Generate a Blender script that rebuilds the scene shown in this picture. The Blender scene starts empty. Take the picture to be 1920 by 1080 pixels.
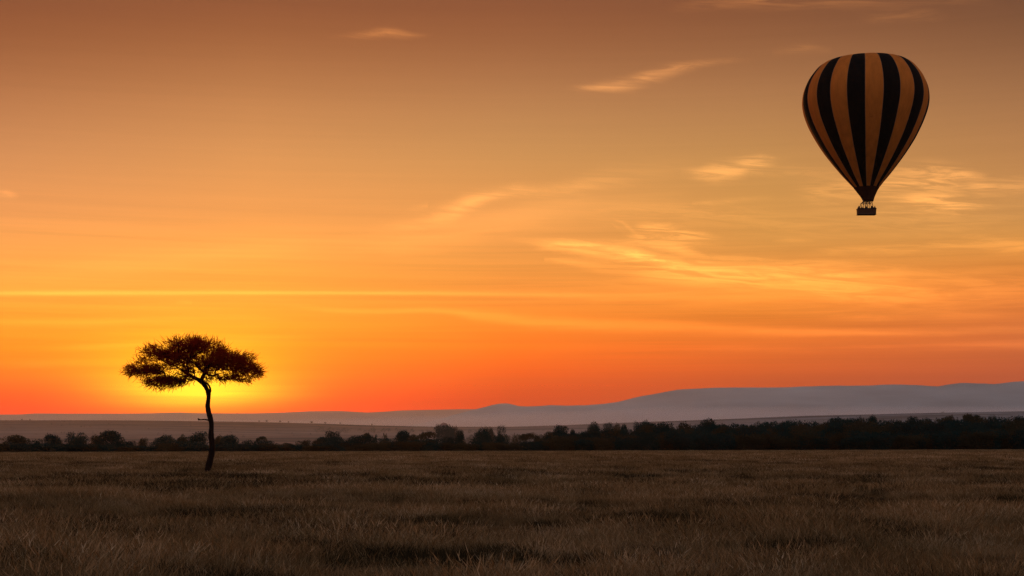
import bpy, math, random
import numpy as np
from mathutils import Vector, Matrix

random.seed(11)
rng = np.random.default_rng(11)
scene = bpy.context.scene
col = scene.collection

# --------------------------------------------------------------------------
# camera: a person's eye height on the plain, long-ish lens, level, lens shifted
# --------------------------------------------------------------------------
F = 2800.0            # focal length in units of the 1920 px wide picture
HZ = 835.0            # row of the level horizon
CAM_Z = 1.5
cam_d = bpy.data.cameras.new("camera")
cam = bpy.data.objects.new("camera", cam_d)
col.objects.link(cam)
cam.location = (0, 0, CAM_Z)
cam.rotation_euler = (math.radians(90), 0, 0)
cam_d.sensor_width = 36.0
cam_d.lens = 36.0 * F / 1920.0
cam_d.shift_y = (HZ - 540.0) / 1920.0
cam_d.clip_start = 0.1
cam_d.clip_end = 60000
scene.camera = cam


def at(px, py, Y):
    return Vector(((px - 960) / F * Y, Y, CAM_Z + (HZ - py) / F * Y))


# --------------------------------------------------------------------------
# colour management, render settings
# --------------------------------------------------------------------------
scene.view_settings.view_transform = 'Standard'
scene.view_settings.look = 'None'
scene.view_settings.exposure = 0
scene.view_settings.gamma = 1
scene.view_settings.use_curve_mapping = False
scene.render.engine = 'CYCLES'
scene.cycles.use_denoising = True
scene.cycles.denoising_input_passes = 'RGB_ALBEDO_NORMAL'
scene.cycles.denoising_prefilter = 'NONE'
scene.cycles.use_adaptive_sampling = False
scene.cycles.max_bounces = 6
scene.cycles.volume_bounces = 1
scene.cycles.transmission_bounces = 4
scene.cycles.transparent_max_bounces = 4
scene.cycles.sample_clamp_indirect = 4


def lin(c):
    return tuple(((v / 255) / 12.92 if v / 255 <= 0.04045 else ((v / 255 + 0.055) / 1.055) ** 2.4) for v in c)


# --------------------------------------------------------------------------
# haze numbers (used by the sky too: the sky is seen through this air)
# --------------------------------------------------------------------------
SIG = 2.1e-5
HAZE_TOP = 640.0
HAZE_FAR = 14800.0
HAZE_S = (0.36, 0.21, 0.09)      # what the air itself adds when looking long through it, towards the glow


def trans(el_deg):
    el = max(el_deg, 0.05)
    return math.exp(-SIG * min(HAZE_FAR, HAZE_TOP / math.sin(math.radians(el))))


# --------------------------------------------------------------------------
# sun + sky
# --------------------------------------------------------------------------
SUN_AZ = math.atan((370 - 960) / F)      # left of straight ahead
SUN_EL = math.radians(2.1)
sd = bpy.data.lights.new("sun", 'SUN')
sd.energy = 0.6
sd.angle = math.radians(1.5)
sd.color = (1.0, 0.42, 0.12)
so = bpy.data.objects.new("sun", sd)
col.objects.link(so)
d = Vector((math.sin(SUN_AZ) * math.cos(SUN_EL), math.cos(SUN_AZ) * math.cos(SUN_EL), math.sin(SUN_EL)))
so.rotation_euler = d.to_track_quat('Z', 'Y').to_euler()
so.location = (0, 0, 50)

world = bpy.data.worlds.new("World")
scene.world = world
world.use_nodes = True
wt = world.node_tree
wn, wl = wt.nodes, wt.links
wn.clear()


def sock(n, v, i):
    if v is None:
        return
    if hasattr(v, 'is_output') or isinstance(v, bpy.types.NodeSocket):
        wl.new(v, n.inputs[i])
    else:
        n.inputs[i].default_value = v


def M(op, a, b=None, c=None, clamp=False):
    n = wn.new('ShaderNodeMath')
    n.operation = op
    n.use_clamp = clamp
    for i, v in enumerate((a, b, c)):
        sock(n, v, i)
    return n.outputs[0]


def COMB(x, y, z):
    n = wn.new('ShaderNodeCombineXYZ')
    for i, v in enumerate((x, y, z)):
        sock(n, v, i)
    return n.outputs[0]


def NOISE(vec, scale, detail=4, rough=0.55, dist=0.0):
    n = wn.new('ShaderNodeTexNoise')
    wl.new(vec, n.inputs['Vector'])
    n.inputs['Scale'].default_value = scale
    n.inputs['Detail'].default_value = detail
    n.inputs['Roughness'].default_value = rough
    n.inputs['Distortion'].default_value = dist
    return n.outputs['Fac']


def SMOOTH(v, a, b, o0=0.0, o1=1.0):
    n = wn.new('ShaderNodeMapRange')
    n.interpolation_type = 'SMOOTHSTEP'
    wl.new(v, n.inputs[0])
    n.inputs[1].default_value = a
    n.inputs[2].default_value = b
    n.inputs[3].default_value = o0
    n.inputs[4].default_value = o1
    return n.outputs[0]


def CURVE(v, pts):
    n = wn.new('ShaderNodeFloatCurve')
    wl.new(v, n.inputs['Value'])
    c = n.mapping.curves[0]
    pts = sorted(pts)
    while len(c.points) < len(pts):
        c.points.new(0.5, 0.5)
    for p, (x, y) in zip(c.points, pts):
        p.location = (x, y)
        p.handle_type = 'AUTO'
    n.mapping.update()
    return n.outputs[0]


def MIXC(f, a, b, mode='MIX'):
    n = wn.new('ShaderNodeMix')
    n.data_type = 'RGBA'
    n.blend_type = mode
    n.clamp_result = False
    n.clamp_factor = True
    sock(n, f, 0)
    for v, i in ((a, 6), (b, 7)):
        if isinstance(v, tuple):
            n.inputs[i].default_value = (*v, 1)
        else:
            wl.new(v, n.inputs[i])
    return n.outputs[2]


tc = wn.new('ShaderNodeTexCoord')
sep = wn.new('ShaderNodeSeparateXYZ')
wl.new(tc.outputs['Generated'], sep.inputs[0])
dx, dy, dz = sep.outputs
az = M('ARCTAN2', dx, dy)                 # azimuth, 0 = straight ahead, radians
el = M('ARCSINE', dz)                     # elevation, radians
X = M('MULTIPLY_ADD', az, 2800.0, 960.0)  # azimuth on a ruler that is easy to read off the photograph
Yp = M('MULTIPLY', el, 2800.0)            # elevation on the same ruler


def rx(px):
    return 960 + 2800 * math.atan((px - 960) / F)


def ry(px, py):
    a = math.atan((px - 960) / F)
    return 2800 * math.atan((HZ - py) / F * math.cos(a))


# vertical colour columns: (row, display colour)
COLS = {
    0: [(0, (143, 84, 52)), (100, (161, 101, 63)), (200, (190, 126, 80)), (300, (214, 146, 91)), (400, (240, 157, 88)),
        (450, (250, 164, 84)), (500, (255, 168, 77)), (560, (262, 168, 62)), (600, (266, 158, 50)), (650, (268, 146, 40)),
        (700, (268, 118, 28)), (740, (266, 84, 22)), (775, (246, 72, 24))],
    480: [(0, (147, 87, 54)), (100, (166, 106, 65)), (200, (199, 135, 83)), (300, (221, 153, 90)), (400, (246, 162, 86)),
          (450, (256, 168, 81)), (500, (258, 167, 72)), (560, (266, 170, 62)), (600, (272, 160, 50)), (650, (276, 148, 42)),
          (700, (276, 122, 30)), (740, (280, 88, 22)), (775, (270, 72, 22))],
    960: [(0, (142, 85, 54)), (100, (161, 104, 66)), (200, (188, 131, 83)), (300, (206, 149, 88)), (400, (234, 156, 83)),
          (450, (237, 156, 79)), (500, (236, 152, 70)), (560, (248, 146, 60)), (600, (254, 142, 50)), (650, (262, 124, 40)),
          (700, (236, 96, 38)), (750, (200, 76, 36))],
    1440: [(0, (132, 82, 53)), (100, (154, 103, 67)), (200, (180, 127, 81)), (300, (198, 144, 83)), (400, (214, 151, 78)),
           (460, (215, 149, 75)), (520, (232, 144, 62)), (560, (236, 138, 54)), (600, (228, 130, 52)), (650, (230, 115, 50)),
           (700, (205, 98, 50)), (724, (190, 92, 54))],
    1920: [(0, (118, 78, 53)), (100, (145, 99, 66)), (200, (170, 120, 78)), (300, (190, 134, 81)), (400, (205, 146, 82)),
           (450, (214, 146, 72)), (500, (220, 136, 62)), (560, (214, 120, 56)), (600, (213, 120, 60)), (650, (208, 110, 60)),
           (700, (184, 96, 60)), (740, (175, 92, 62))],
}
ELMAX = 90.0


def ramp(fac, stops):
    n = wn.new('ShaderNodeValToRGB')
    wl.new(fac, n.inputs[0])
    n.color_ramp.interpolation = 'B_SPLINE'
    e = n.color_ramp.elements
    stops = sorted(stops)
    for i, (p, c) in enumerate(stops):
        if i == 0:
            e[0].position = p
            e[0].color = (*c, 1)
        elif i == 1:
            e[1].position = p
            e[1].color = (*c, 1)
        else:
            q = e.new(p)
            q.color = (*c, 1)
    return n.outputs[0]


RS = 0.25   # the ramps are stored at a quarter so that no stop is clipped
elpos = M('POWER', M('MULTIPLY', M('MAXIMUM', el, 0.0), 2 / math.pi), 0.5, clamp=True)


def pos_of(el_deg):
    return math.sqrt(max(el_deg, 0) / 90.0)


outs = {}
for cx, tab in COLS.items():
    stops = []
    cosa = math.cos(math.atan((cx - 960) / F))
    for row, c in tab:
        e = math.degrees(math.atan((HZ - row) / F * cosa))
        T = trans(e)
        L = lin(c)
        v = tuple(max(0.0, (L[k] - HAZE_S[k] * (1 - T))) / T * RS for k in range(3))
        stops.append((pos_of(e), v))
    stops.append((0.0, min(stops)[1]))
    stops.append((pos_of(26), tuple(RS * k for k in lin((112, 76, 62)))))
    stops.append((pos_of(45), tuple(RS * k for k in lin((112, 98, 100)))))
    stops.append((1.0, tuple(RS * k for k in lin((112, 112, 124)))))
    outs[cx] = ramp(elpos, stops)
rear = ramp(elpos, [(pos_of(e), tuple(RS * k for k in lin(c))) for e, c in
                    ((0, (146, 146, 158)), (3, (156, 150, 160)), (10, (176, 162, 166)), (22, (168, 158, 168)),
                     (45, (140, 138, 150)), (90, (112, 112, 124)))])
keys = sorted(outs)
base = outs[keys[0]]
for a, b in zip(keys[:-1], keys[1:]):
    n = wn.new('ShaderNodeMapRange')
    wl.new(X, n.inputs[0])
    n.inputs[1].default_value = rx(a)
    n.inputs[2].default_value = rx(b)
    base = MIXC(n.outputs[0], base, outs[b])
# away from the glow the sky cools evenly on both sides
away = M('ABSOLUTE', M('SUBTRACT', az, SUN_AZ * 0.5))
base = MIXC(SMOOTH(away, math.radians(26), math.radians(120)), base, rear)

# glow round the low sun, as horizontal ellipses
sx, sy = rx(372), ry(372, 738)


def gauss(cx, cy, wx, wy):
    a = M('POWER', M('ABSOLUTE', M('DIVIDE', M('SUBTRACT', X, cx), wx)), 2.0)
    b = M('POWER', M('ABSOLUTE', M('DIVIDE', M('SUBTRACT', Yp, cy), wy)), 2.0)
    return M('EXPONENT', M('MULTIPLY', M('ADD', a, b), -1.0))


streak = NOISE(COMB(M('DIVIDE', X, 900.0), M('DIVIDE', Yp, 16.0), 0.0), 1.0, 5, 0.6, 0.35)
streak_c = M('SUBTRACT', streak, 0.5)
smod = M('MULTIPLY_ADD', streak_c, 1.5, 1.0)
g_in = M('MULTIPLY', gauss(sx, sy + 4, 128, 27), smod)
g_mid = M('MULTIPLY', gauss(sx - 10, sy + 38, 165, 66), M('MULTIPLY_ADD', streak_c, 0.8, 1.0))
g_far = gauss(sx, sy + 60, 330, 150)
glow = COMB(M('ADD', M('MULTIPLY', g_in, 0.45), M('MULTIPLY', g_mid, 0.25)),
            M('ADD', M('ADD', M('MULTIPLY', g_in, 0.72), M('MULTIPLY', g_mid, 0.42)), M('MULTIPLY', g_far, 0.03)),
            M('MULTIPLY', g_in, 0.03))

# cirrus: soft streaks with curved spines, in the directions where the photograph has them
wisp_hi = NOISE(COMB(M('DIVIDE', X, 150.0), M('DIVIDE', M('ADD', Yp, M('MULTIPLY', X, 0.06)), 15.0), 3.0), 1.0, 7, 0.62, 1.2)
wisp_lo = NOISE(COMB(M('DIVIDE', X, 420.0), M('DIVIDE', Yp, 42.0), 7.0), 1.0, 5, 0.58, 0.8)
warp = M('MULTIPLY', M('SUBTRACT', NOISE(COMB(M('DIVIDE', X, 120.0), M('DIVIDE', Yp, 60.0), 1.0), 1.0, 4, 0.6), 0.5), 1.0)
wispm = SMOOTH(wisp_hi, 0.37, 0.64, 0.0, 1.2)
wispm2 = SMOOTH(wisp_lo, 0.34, 0.64, 0.0, 1.15)
XN = M('DIVIDE', M('ADD', X, 300.0), 2520.0, clamp=True)
clouds = None


def cloud(pts, soft=0.5, wob=18.0, tex=0.75, fine=True):
    """pts: (px, py, half-thickness px, strength) along the spine"""
    global clouds
    pts = sorted(pts)
    P = [((rx(p[0]) + 300) / 2520.0, ry(p[0], p[1]) / 1000.0, p[2] * (1.22 if fine else 1.0) / 100.0, p[3] * (1.02 if fine else 1.0)) for p in pts]
    if P[0][3] == 0: P[0] = (*P[0][:3], P[1][3] * .6)
    if P[-1][3] == 0: P[-1] = (*P[-1][:3], P[-2][3] * .6)
    c = CURVE(XN, [(p[0], p[1]) for p in P])
    w = CURVE(XN, [(p[0], p[2]) for p in P])
    s = CURVE(XN, [(p[0], p[3]) for p in P])
    ee = 0.006
    XW = M('MULTIPLY_ADD', warp, 0.05, XN)      # ragged ends
    ins = M('MULTIPLY', SMOOTH(XW, P[0][0] - ee, max(P[1][0], P[0][0] + .02)), SMOOTH(XW, min(P[-2][0], P[-1][0] - .02), P[-1][0] + ee, 1, 0))
    dd = M('ADD', M('SUBTRACT', Yp, M('MULTIPLY', c, 1000.0)), M('MULTIPLY', warp, wob))
    q = M('DIVIDE', dd, M('MULTIPLY', M('MAXIMUM', w, 0.01), 100.0))
    m = M('EXPONENT', M('MULTIPLY', M('MULTIPLY', q, q), -1.0))
    m = M('MULTIPLY', M('MULTIPLY', m, M('MAXIMUM', s, 0.0)), ins)
    t = M('MULTIPLY_ADD', wispm if fine else wispm2, tex, 1 - tex)
    m = M('MULTIPLY', m, t)
    clouds = m if clouds is None else M('ADD', clouds, m)


# the long thin line across the left and middle
cloud([(-250, 548, 3, .5), (60, 550, 4, .75), (300, 549, 4, .65), (560, 549, 3.5, .8), (800, 550, 4, .7), (1000, 552, 5, .5), (1300, 556, 8, .3), (1500, 560, 10, 0)], wob=3, tex=0.25, fine=False)
# main wisp, right of the middle, curling
cloud([(930, 449, 3, 0), (985, 451, 4, .25), (1030, 455, 6, .85), (1100, 461, 8, 1.0), (1180, 474, 9, 1.2), (1240, 490, 8, 1.3), (1300, 499, 9, 1.0), (1400, 503, 12, .8), (1550, 513, 16, .7), (1700, 526, 20, .45), (1900, 538, 24, .35), (2200, 545, 26, .25)], wob=16, tex=.55)
cloud([(1010, 463, 4, 0), (1080, 468, 7, .5), (1160, 480, 12, .6), (1240, 500, 16, .7), (1330, 508, 18, .6), (1450, 516, 22, .5), (1600, 530, 24, .35), (1800, 545, 24, .1)], wob=20, tex=.75)
cloud([(1150, 452, 3, 0), (1200, 456, 5, .5), (1260, 464, 7, .65), (1300, 474, 6, .5), (1345, 484, 5, 0)], wob=20, tex=.7)
cloud([(1155, 412, 2, 0), (1168, 418, 3, .5), (1182, 430, 4, .6), (1196, 440, 4, .4), (1215, 446, 4, 0)], wob=8, tex=.5)
cloud([(1150, 420, 2, 0), (1185, 438, 8, .5), (1215, 437, 11, .95), (1270, 445, 12, 1.0), (1305, 447, 9, .8), (1350, 455, 7, 0)], wob=26, tex=.9)
cloud([(1010, 486, 3, 0), (1045, 488, 4, .4), (1120, 500, 8, .35), (1250, 518, 10, .4), (1450, 530, 14, .4), (1700, 560, 18, .3), (1900, 575, 18, .2)], wob=14, tex=.7)
# high diagonal streaks
cloud([(1070, 164, 4, 0), (1120, 164, 6, .7), (1170, 158, 8, .8), (1230, 141, 9, .6), (1300, 123, 6, .5), (1380, 113, 4, .15), (1420, 110, 4, 0)], wob=8, tex=.7)
cloud([(610, 72, 4, 0), (680, 66, 5, .35), (730, 62, 6, .55), (770, 67, 4, .4), (800, 66, 3, 0)], wob=6, tex=.7)
cloud([(1250, 14, 5, 0), (1330, 6, 9, .25), (1500, -4, 12, .4), (1700, -10, 14, .3), (1900, -4, 12, .1)], wob=12, tex=.9)
cloud([(1440, 98, 5, 0), (1500, 92, 6, .25), (1560, 94, 5, 0)], wob=8, tex=.8)
cloud([(1600, 36, 5, 0), (1700, 30, 8, .22), (1780, 34, 5, 0)], wob=8, tex=.8)
# puffs left and right of the balloon
cloud([(1270, 325, 5, 0), (1310, 326, 8, .7), (1370, 320, 12, .8), (1420, 304, 9, .8), (1460, 302, 5, .2), (1490, 300, 4, 0)], wob=18, tex=.8)
cloud([(1400, 325, 6, 0), (1450, 322, 8, .2), (1560, 322, 8, .1), (1600, 320, 5, 0)], wob=10, tex=.8)
cloud([(1470, 365, 8, 0), (1530, 358, 14, .3), (1600, 350, 16, .45), (1700, 338, 18, .7), (1800, 334, 14, .85), (1850, 348, 14, .6), (1930, 345, 14, .35), (2100, 340, 14, 0)], wob=26, tex=.85)
cloud([(1640, 385, 6, 0), (1700, 376, 12, .6), (1760, 376, 14, 1.0), (1820, 382, 9, .6), (1860, 384, 6, 0)], wob=20, tex=.85)
cloud([(1290, 382, 4, 0), (1350, 378, 4, .2), (1450, 370, 4, 0)], wob=6, tex=.6)
# middle: wide soft veils rising to the right
cloud([(620, 450, 8, 0), (740, 430, 12, .15), (840, 402, 14, .45), (890, 376, 11, .65), (950, 359, 8, .5), (1060, 356, 12, .35), (1140, 335, 16, .22), (1260, 318, 14, .1), (1330, 310, 8, 0)], wob=16, tex=.6)
cloud([(640, 470, 14, 0), (780, 450, 24, .3), (920, 420, 30, .35), (1060, 392, 30, .26), (1160, 378, 28, .14), (1330, 360, 20, 0)], wob=22, tex=.5, fine=False)
cloud([(-200, 520, 14, .1), (200, 500, 20, .2), (420, 475, 22, .2), (640, 455, 22, .1), (760, 440, 12, 0)], wob=18, tex=.6, fine=False)
cloud([(760, 395, 3, 0), (795, 388, 5, .25), (812, 382, 3, 0)], wob=4, tex=.4)
# low horizontal bands
cloud([(520, 570, 5, 0), (620, 582, 5, .35), (700, 584, 5, .3), (820, 582, 5, .35), (900, 592, 10, .5), (1050, 606, 12, .55), (1250, 612, 12, .5), (1420, 622, 9, .5), (1700, 622, 6, .55), (1950, 618, 6, .5), (2100, 616, 6, .2)], wob=10, tex=.5, fine=False)
cloud([(900, 560, 12, 0), (1100, 558, 14, .2), (1400, 556, 20, .35), (1700, 566, 22, .25), (2000, 560, 22, .2)], wob=22, tex=.7, fine=False)
cloud([(-300, 596, 8, .2), (100, 604, 8, .3), (400, 598, 8, .25), (700, 606, 6, 0)], wob=10, tex=.7, fine=False)
cloud([(60, 652, 6, 0), (180, 650, 6, .3), (340, 640, 6, .3), (520, 634, 6, .2), (640, 630, 5, 0)], wob=8, tex=.6, fine=False)
cloud([(-60, 685, 6, 0), (80, 682, 7, .3), (230, 680, 7, .25), (330, 676, 5, 0)], wob=8, tex=.6, fine=False)
cloud([(1500, 480, 8, 0), (1560, 470, 6, .25), (1680, 468, 8, .35), (1800, 458, 10, .45), (1920, 460, 12, .5), (2100, 458, 12, .3)], wob=14, tex=.7)
cloud([(1440, 452, 3, 0), (1480, 450, 3, .25), (1540, 452, 3, 0)], wob=5, tex=.6)
cloud([(320, 568, 2, 0), (343, 567, 3, .5), (365, 568, 2, 0)], wob=2, tex=.3)
cloud([(-40, 361, 4, .3), (5, 363, 4.5, .6), (25, 366, 4, .4), (40, 368, 2, 0)], wob=4, tex=.5)

cloud([(980, 520, 16, 0), (1120, 530, 22, .25), (1350, 532, 26, .3), (1600, 545, 26, .25), (1850, 556, 24, .2), (2150, 560, 24, .1)], wob=30, tex=.8, fine=False)
cloud([(1150, 588, 8, 0), (1300, 580, 10, .2), (1500, 585, 12, .25), (1750, 592, 10, .3), (2000, 594, 10, .2)], wob=14, tex=.8, fine=False)
cloud([(1250, 650, 7, 0), (1400, 655, 8, .2), (1650, 652, 9, .3), (1950, 648, 9, .3), (2150, 648, 9, .1)], wob=12, tex=.8, fine=False)
cloud([(1050, 405, 12, 0), (1200, 398, 16, .18), (1350, 404, 18, .2), (1500, 420, 18, .15), (1700, 425, 16, .15), (1950, 420, 16, .2)], wob=26, tex=.85)
cloud([(1480, 390, 10, 0), (1580, 385, 14, .15), (1750, 400, 16, .2), (1960, 392, 16, .2)], wob=22, tex=.8)
# everywhere: faint level streaks in the lower sky
low = M('MULTIPLY', SMOOTH(Yp, 60, 240, 0.2, 1.0), SMOOTH(Yp, 260, 520, 1.0, 0.18))
st = M('MULTIPLY_ADD', M('MULTIPLY', streak_c, low), 0.50, 1.0)
bc = wn.new('ShaderNodeVectorMath')
bc.operation = 'SCALE'
wl.new(base, bc.inputs[0])
wl.new(M('MULTIPLY', st, 1.0 / RS), bc.inputs['Scale'])
vs = wn.new('ShaderNodeVectorMath')
vs.operation = 'ADD'
wl.new(bc.outputs[0], vs.inputs[0])
wl.new(glow, vs.inputs[1])
# cloud colour: brighter, yellower than the sky behind it
cl = M('MULTIPLY', clouds, 1.1)
cg = wn.new('ShaderNodeVectorMath')
cg.operation = 'MULTIPLY_ADD'
wl.new(bc.outputs[0], cg.inputs[0])
cg.inputs[1].default_value = (0.34, 0.33, 0.30)
cg.inputs[2].default_value = (0.27, 0.098, 0.018)
cs = wn.new('ShaderNodeVectorMath')
cs.operation = 'SCALE'
wl.new(cg.outputs[0], cs.inputs[0])
wl.new(cl, cs.inputs['Scale'])
tot = wn.new('ShaderNodeVectorMath')
tot.operation = 'ADD'
wl.new(vs.outputs[0], tot.inputs[0])
wl.new(cs.outputs[0], tot.inputs[1])
bg = wn.new('ShaderNodeBackground')
wl.new(tot.outputs[0], bg.inputs[0])
bg.inputs[1].default_value = 1.0
wo = wn.new('ShaderNodeOutputWorld')
wl.new(bg.outputs[0], wo.inputs[0])


# --------------------------------------------------------------------------
# object helpers
# --------------------------------------------------------------------------
def tag(o, label=None, cat=None, group=None, kind=None):
    if label: o['label'] = label
    if cat: o['category'] = cat
    if group: o['group'] = group
    if kind: o['kind'] = kind
    return o


def new_obj(name, me, parent=None):
    o = bpy.data.objects.new(name, me)
    col.objects.link(o)
    if parent is not None:
        o.parent = parent
    return o


def empty(name, loc, rz=0.0):
    o = bpy.data.objects.new(name, None)
    o.empty_display_size = 0.5
    o.location = loc
    o.rotation_euler = (0, 0, rz)
    col.objects.link(o)
    return o


class MB:
    """collects triangles and quads for one mesh"""
    def __init__(s):
        s.v, s.f, s.n = [], [], 0

    def add(s, verts, faces):
        b = s.n
        s.v.extend(verts)
        s.f.extend([tuple(i + b for i in f) for f in faces])
        s.n += len(verts)

    def box(s, c, h, rot=None):
        vs = []
        for sx_ in (-1, 1):
            for sy_ in (-1, 1):
                for sz_ in (-1, 1):
                    p = Vector((sx_ * h[0], sy_ * h[1], sz_ * h[2]))
                    if rot: p = rot @ p
                    vs.append(tuple(p + Vector(c)))
        s.add(vs, [(0, 1, 3, 2), (4, 6, 7, 5), (0, 4, 5, 1), (2, 3, 7, 6), (0, 2, 6, 4), (1, 5, 7, 3)])

    def tube(s, pts, rad, sides=8, cap=True, rough=0.0, seed=0):
        r_ = random.Random(seed)
        pts = [Vector(p) for p in pts]
        n = len(pts)
        ref = Vector((0.31, 0.95, 0.05)).normalized()
        vs, fs = [], []
        for i, p in enumerate(pts):
            t = (pts[min(i + 1, n - 1)] - pts[max(i - 1, 0)])
            if t.length < 1e-9: t = Vector((0, 0, 1))
            t.normalize()
            u = t.cross(ref)
            if u.length < 1e-3: u = t.cross(Vector((1, 0, 0)))
            u.normalize()
            w = t.cross(u)
            for k in range(sides):
                a = 2 * math.pi * k / sides
                rr = rad[i] * (1 + (r_.uniform(-rough, rough) if rough else 0))
                vs.append(tuple(p + u * (math.cos(a) * rr) + w * (math.sin(a) * rr)))
        for i in range(n - 1):
            for k in range(sides):
                k2 = (k + 1) % sides
                fs.append((i * sides + k, i * sides + k2, (i + 1) * sides + k2, (i + 1) * sides + k))
        if cap:
            fs.append(tuple(range(sides - 1, -1, -1)))
            fs.append(tuple((n - 1) * sides + k for k in range(sides)))
        s.add(vs, fs)

    def mesh(s, name, mat=None, smooth=False):
        me = bpy.data.meshes.new(name)
        me.from_pydata(s.v, [], s.f)
        if mat: me.materials.append(mat)
        if smooth: me.polygons.foreach_set('use_smooth', [True] * len(me.polygons))
        me.update()
        return me

    def build(s, name, mat=None, parent=None, smooth=False):
        return new_obj(name, s.mesh(name, mat, smooth), parent)


def np_mesh(name, V, Fc, mat=None, smooth=False):
    """V (n,3), Fc (m,k) with constant k"""
    me = bpy.data.meshes.new(name)
    V = np.asarray(V, dtype=np.float32)
    Fc = np.asarray(Fc, dtype=np.int32)
    m, k = Fc.shape
    me.vertices.add(len(V))
    me.vertices.foreach_set('co', V.ravel())
    me.loops.add(m * k)
    me.loops.foreach_set('vertex_index', Fc.ravel())
    me.polygons.add(m)
    me.polygons.foreach_set('loop_start', np.arange(0, m * k, k, dtype=np.int32))
    me.polygons.foreach_set('loop_total', np.full(m, k, dtype=np.int32))
    if smooth:
        me.polygons.foreach_set('use_smooth', np.ones(m, dtype=bool))
    if mat: me.materials.append(mat)
    me.update(calc_edges=True)
    me.validate()
    return me


# value noise for terrain and placement
_perm = np.random.default_rng(5).random((256, 256))


def vnoise(x, y):
    x = np.asarray(x, float); y = np.asarray(y, float)
    xi, yi = np.floor(x).astype(int), np.floor(y).astype(int)
    xf, yf = x - xi, y - yi
    u, v = xf * xf * (3 - 2 * xf), yf * yf * (3 - 2 * yf)
    g = lambda a, b: _perm[a % 256, b % 256]
    return (g(xi, yi) * (1 - u) * (1 - v) + g(xi + 1, yi) * u * (1 - v) + g(xi, yi + 1) * (1 - u) * v + g(xi + 1, yi + 1) * u * v) * 2 - 1


def fbm(x, y, o=4, gain=0.5):
    s_, a, t = 0, 1, 0
    for i in range(o):
        s_ = s_ + a * vnoise(x * 2 ** i + 17.3 * i, y * 2 ** i + 9.1 * i)
        t += a
        a *= gain
    return s_ / t


# --------------------------------------------------------------------------
# materials
# --------------------------------------------------------------------------
class Mat:
    def __init__(s, name):
        s.m = bpy.data.materials.new(name)
        s.m.use_nodes = True
        s.t = s.m.node_tree
        s.t.nodes.clear()
        s.out = s.t.nodes.new('ShaderNodeOutputMaterial')

    def n(s, typ, **kw):
        nd = s.t.nodes.new(typ)
        for k, v in kw.items():
            setattr(nd, k, v)
        return nd

    def l(s, a, b):
        s.t.links.new(a, b)

    def noise(s, vec, scale, detail=4, rough=.55, dist=0):
        nd = s.n('ShaderNodeTexNoise')
        if vec is not None: s.l(vec, nd.inputs['Vector'])
        nd.inputs['Scale'].default_value = scale
        nd.inputs['Detail'].default_value = detail
        nd.inputs['Roughness'].default_value = rough
        nd.inputs['Distortion'].default_value = dist
        return nd.outputs['Fac']

    def ramp(s, fac, stops):
        nd = s.n('ShaderNodeValToRGB')
        s.l(fac, nd.inputs[0])
        e = nd.color_ramp.elements
        for i, (p, c) in enumerate(stops):
            q = e[i] if i < 2 else e.new(p)
            q.position = p
            q.color = (*c, 1)
        return nd.outputs[0]

    def mix(s, f, a, b, mode='MIX'):
        nd = s.n('ShaderNodeMix', data_type='RGBA', blend_type=mode)
        for v, i in ((f, 0), (a, 6), (b, 7)):
            if isinstance(v, tuple): nd.inputs[i].default_value = (*v, 1)
            elif isinstance(v, (int, float)): nd.inputs[i].default_value = v
            else: s.l(v, nd.inputs[i])
        return nd.outputs[2]


def principled(name, stops, scale=4, rough=.8, spec=.2, bump=0.0, coords='Object', bscale=None, detail=6):
    m = Mat(name)
    tcn = m.n('ShaderNodeTexCoord')
    f = m.noise(tcn.outputs[coords], scale, detail)
    p = m.n('ShaderNodeBsdfPrincipled')
    m.l(m.ramp(f, stops), p.inputs['Base Color'])
    p.inputs['Roughness'].default_value = rough
    p.inputs['Specular IOR Level'].default_value = spec
    if bump:
        b = m.n('ShaderNodeBump')
        b.inputs['Strength'].default_value = bump
        m.l(m.noise(tcn.outputs[coords], bscale or scale * 4, 5), b.inputs['Height'])
        m.l(b.outputs[0], p.inputs['Normal'])
    m.l(p.outputs[0], m.out.inputs[0])
    return m.m


def foliage(name, c1, c2, trans_c, tfac=.3, scale=0.6):
    m = Mat(name)
    tcn = m.n('ShaderNodeTexCoord')
    oi = m.n('ShaderNodeObjectInfo')
    f = m.noise(tcn.outputs['Object'], scale, 3, .6)
    a = m.ramp(f, [(.35, c1), (.65, c2)])
    b = m.mix(oi.outputs['Random'], (0.75, 0.8, 0.8), (1.25, 1.15, 1.05))
    c = m.mix(1.0, a, b, 'MULTIPLY')
    df = m.n('ShaderNodeBsdfDiffuse'); m.l(c, df.inputs[0])
    tr = m.n('ShaderNodeBsdfTranslucent'); tr.inputs[0].default_value = (*trans_c, 1)
    mx = m.n('ShaderNodeMixShader'); mx.inputs[0].default_value = tfac
    m.l(df.outputs[0], mx.inputs[1]); m.l(tr.outputs[0], mx.inputs[2])
    m.l(mx.outputs[0], m.out.inputs[0])
    return m.m


MAT = {}
MAT['bark'] = principled('acacia_bark', [(.3, (.009, .0045, .0035)), (.7, (.022, .011, .008))], 6, .95, .1, .6, bscale=18)
MAT['acacia_leaf'] = foliage('acacia_leaf', (.014, .010, .006), (.026, .015, .009), (.85, .09, .02), .5, 1.2)
MAT['leaf_a'] = foliage('forest_leaf', (.006, .030, .032), (.014, .054, .056), (.02, .04, .02), .12, .35)
MAT['leaf_b'] = foliage('bush_leaf', (.026, .032, .024), (.05, .056, .04), (.08, .06, .02), .2, .35)
MAT['far_bark'] = principled('far_bark', [(.3, (.05, .04, .03)), (.7, (.10, .08, .06))], 2, .95, .1)


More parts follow.
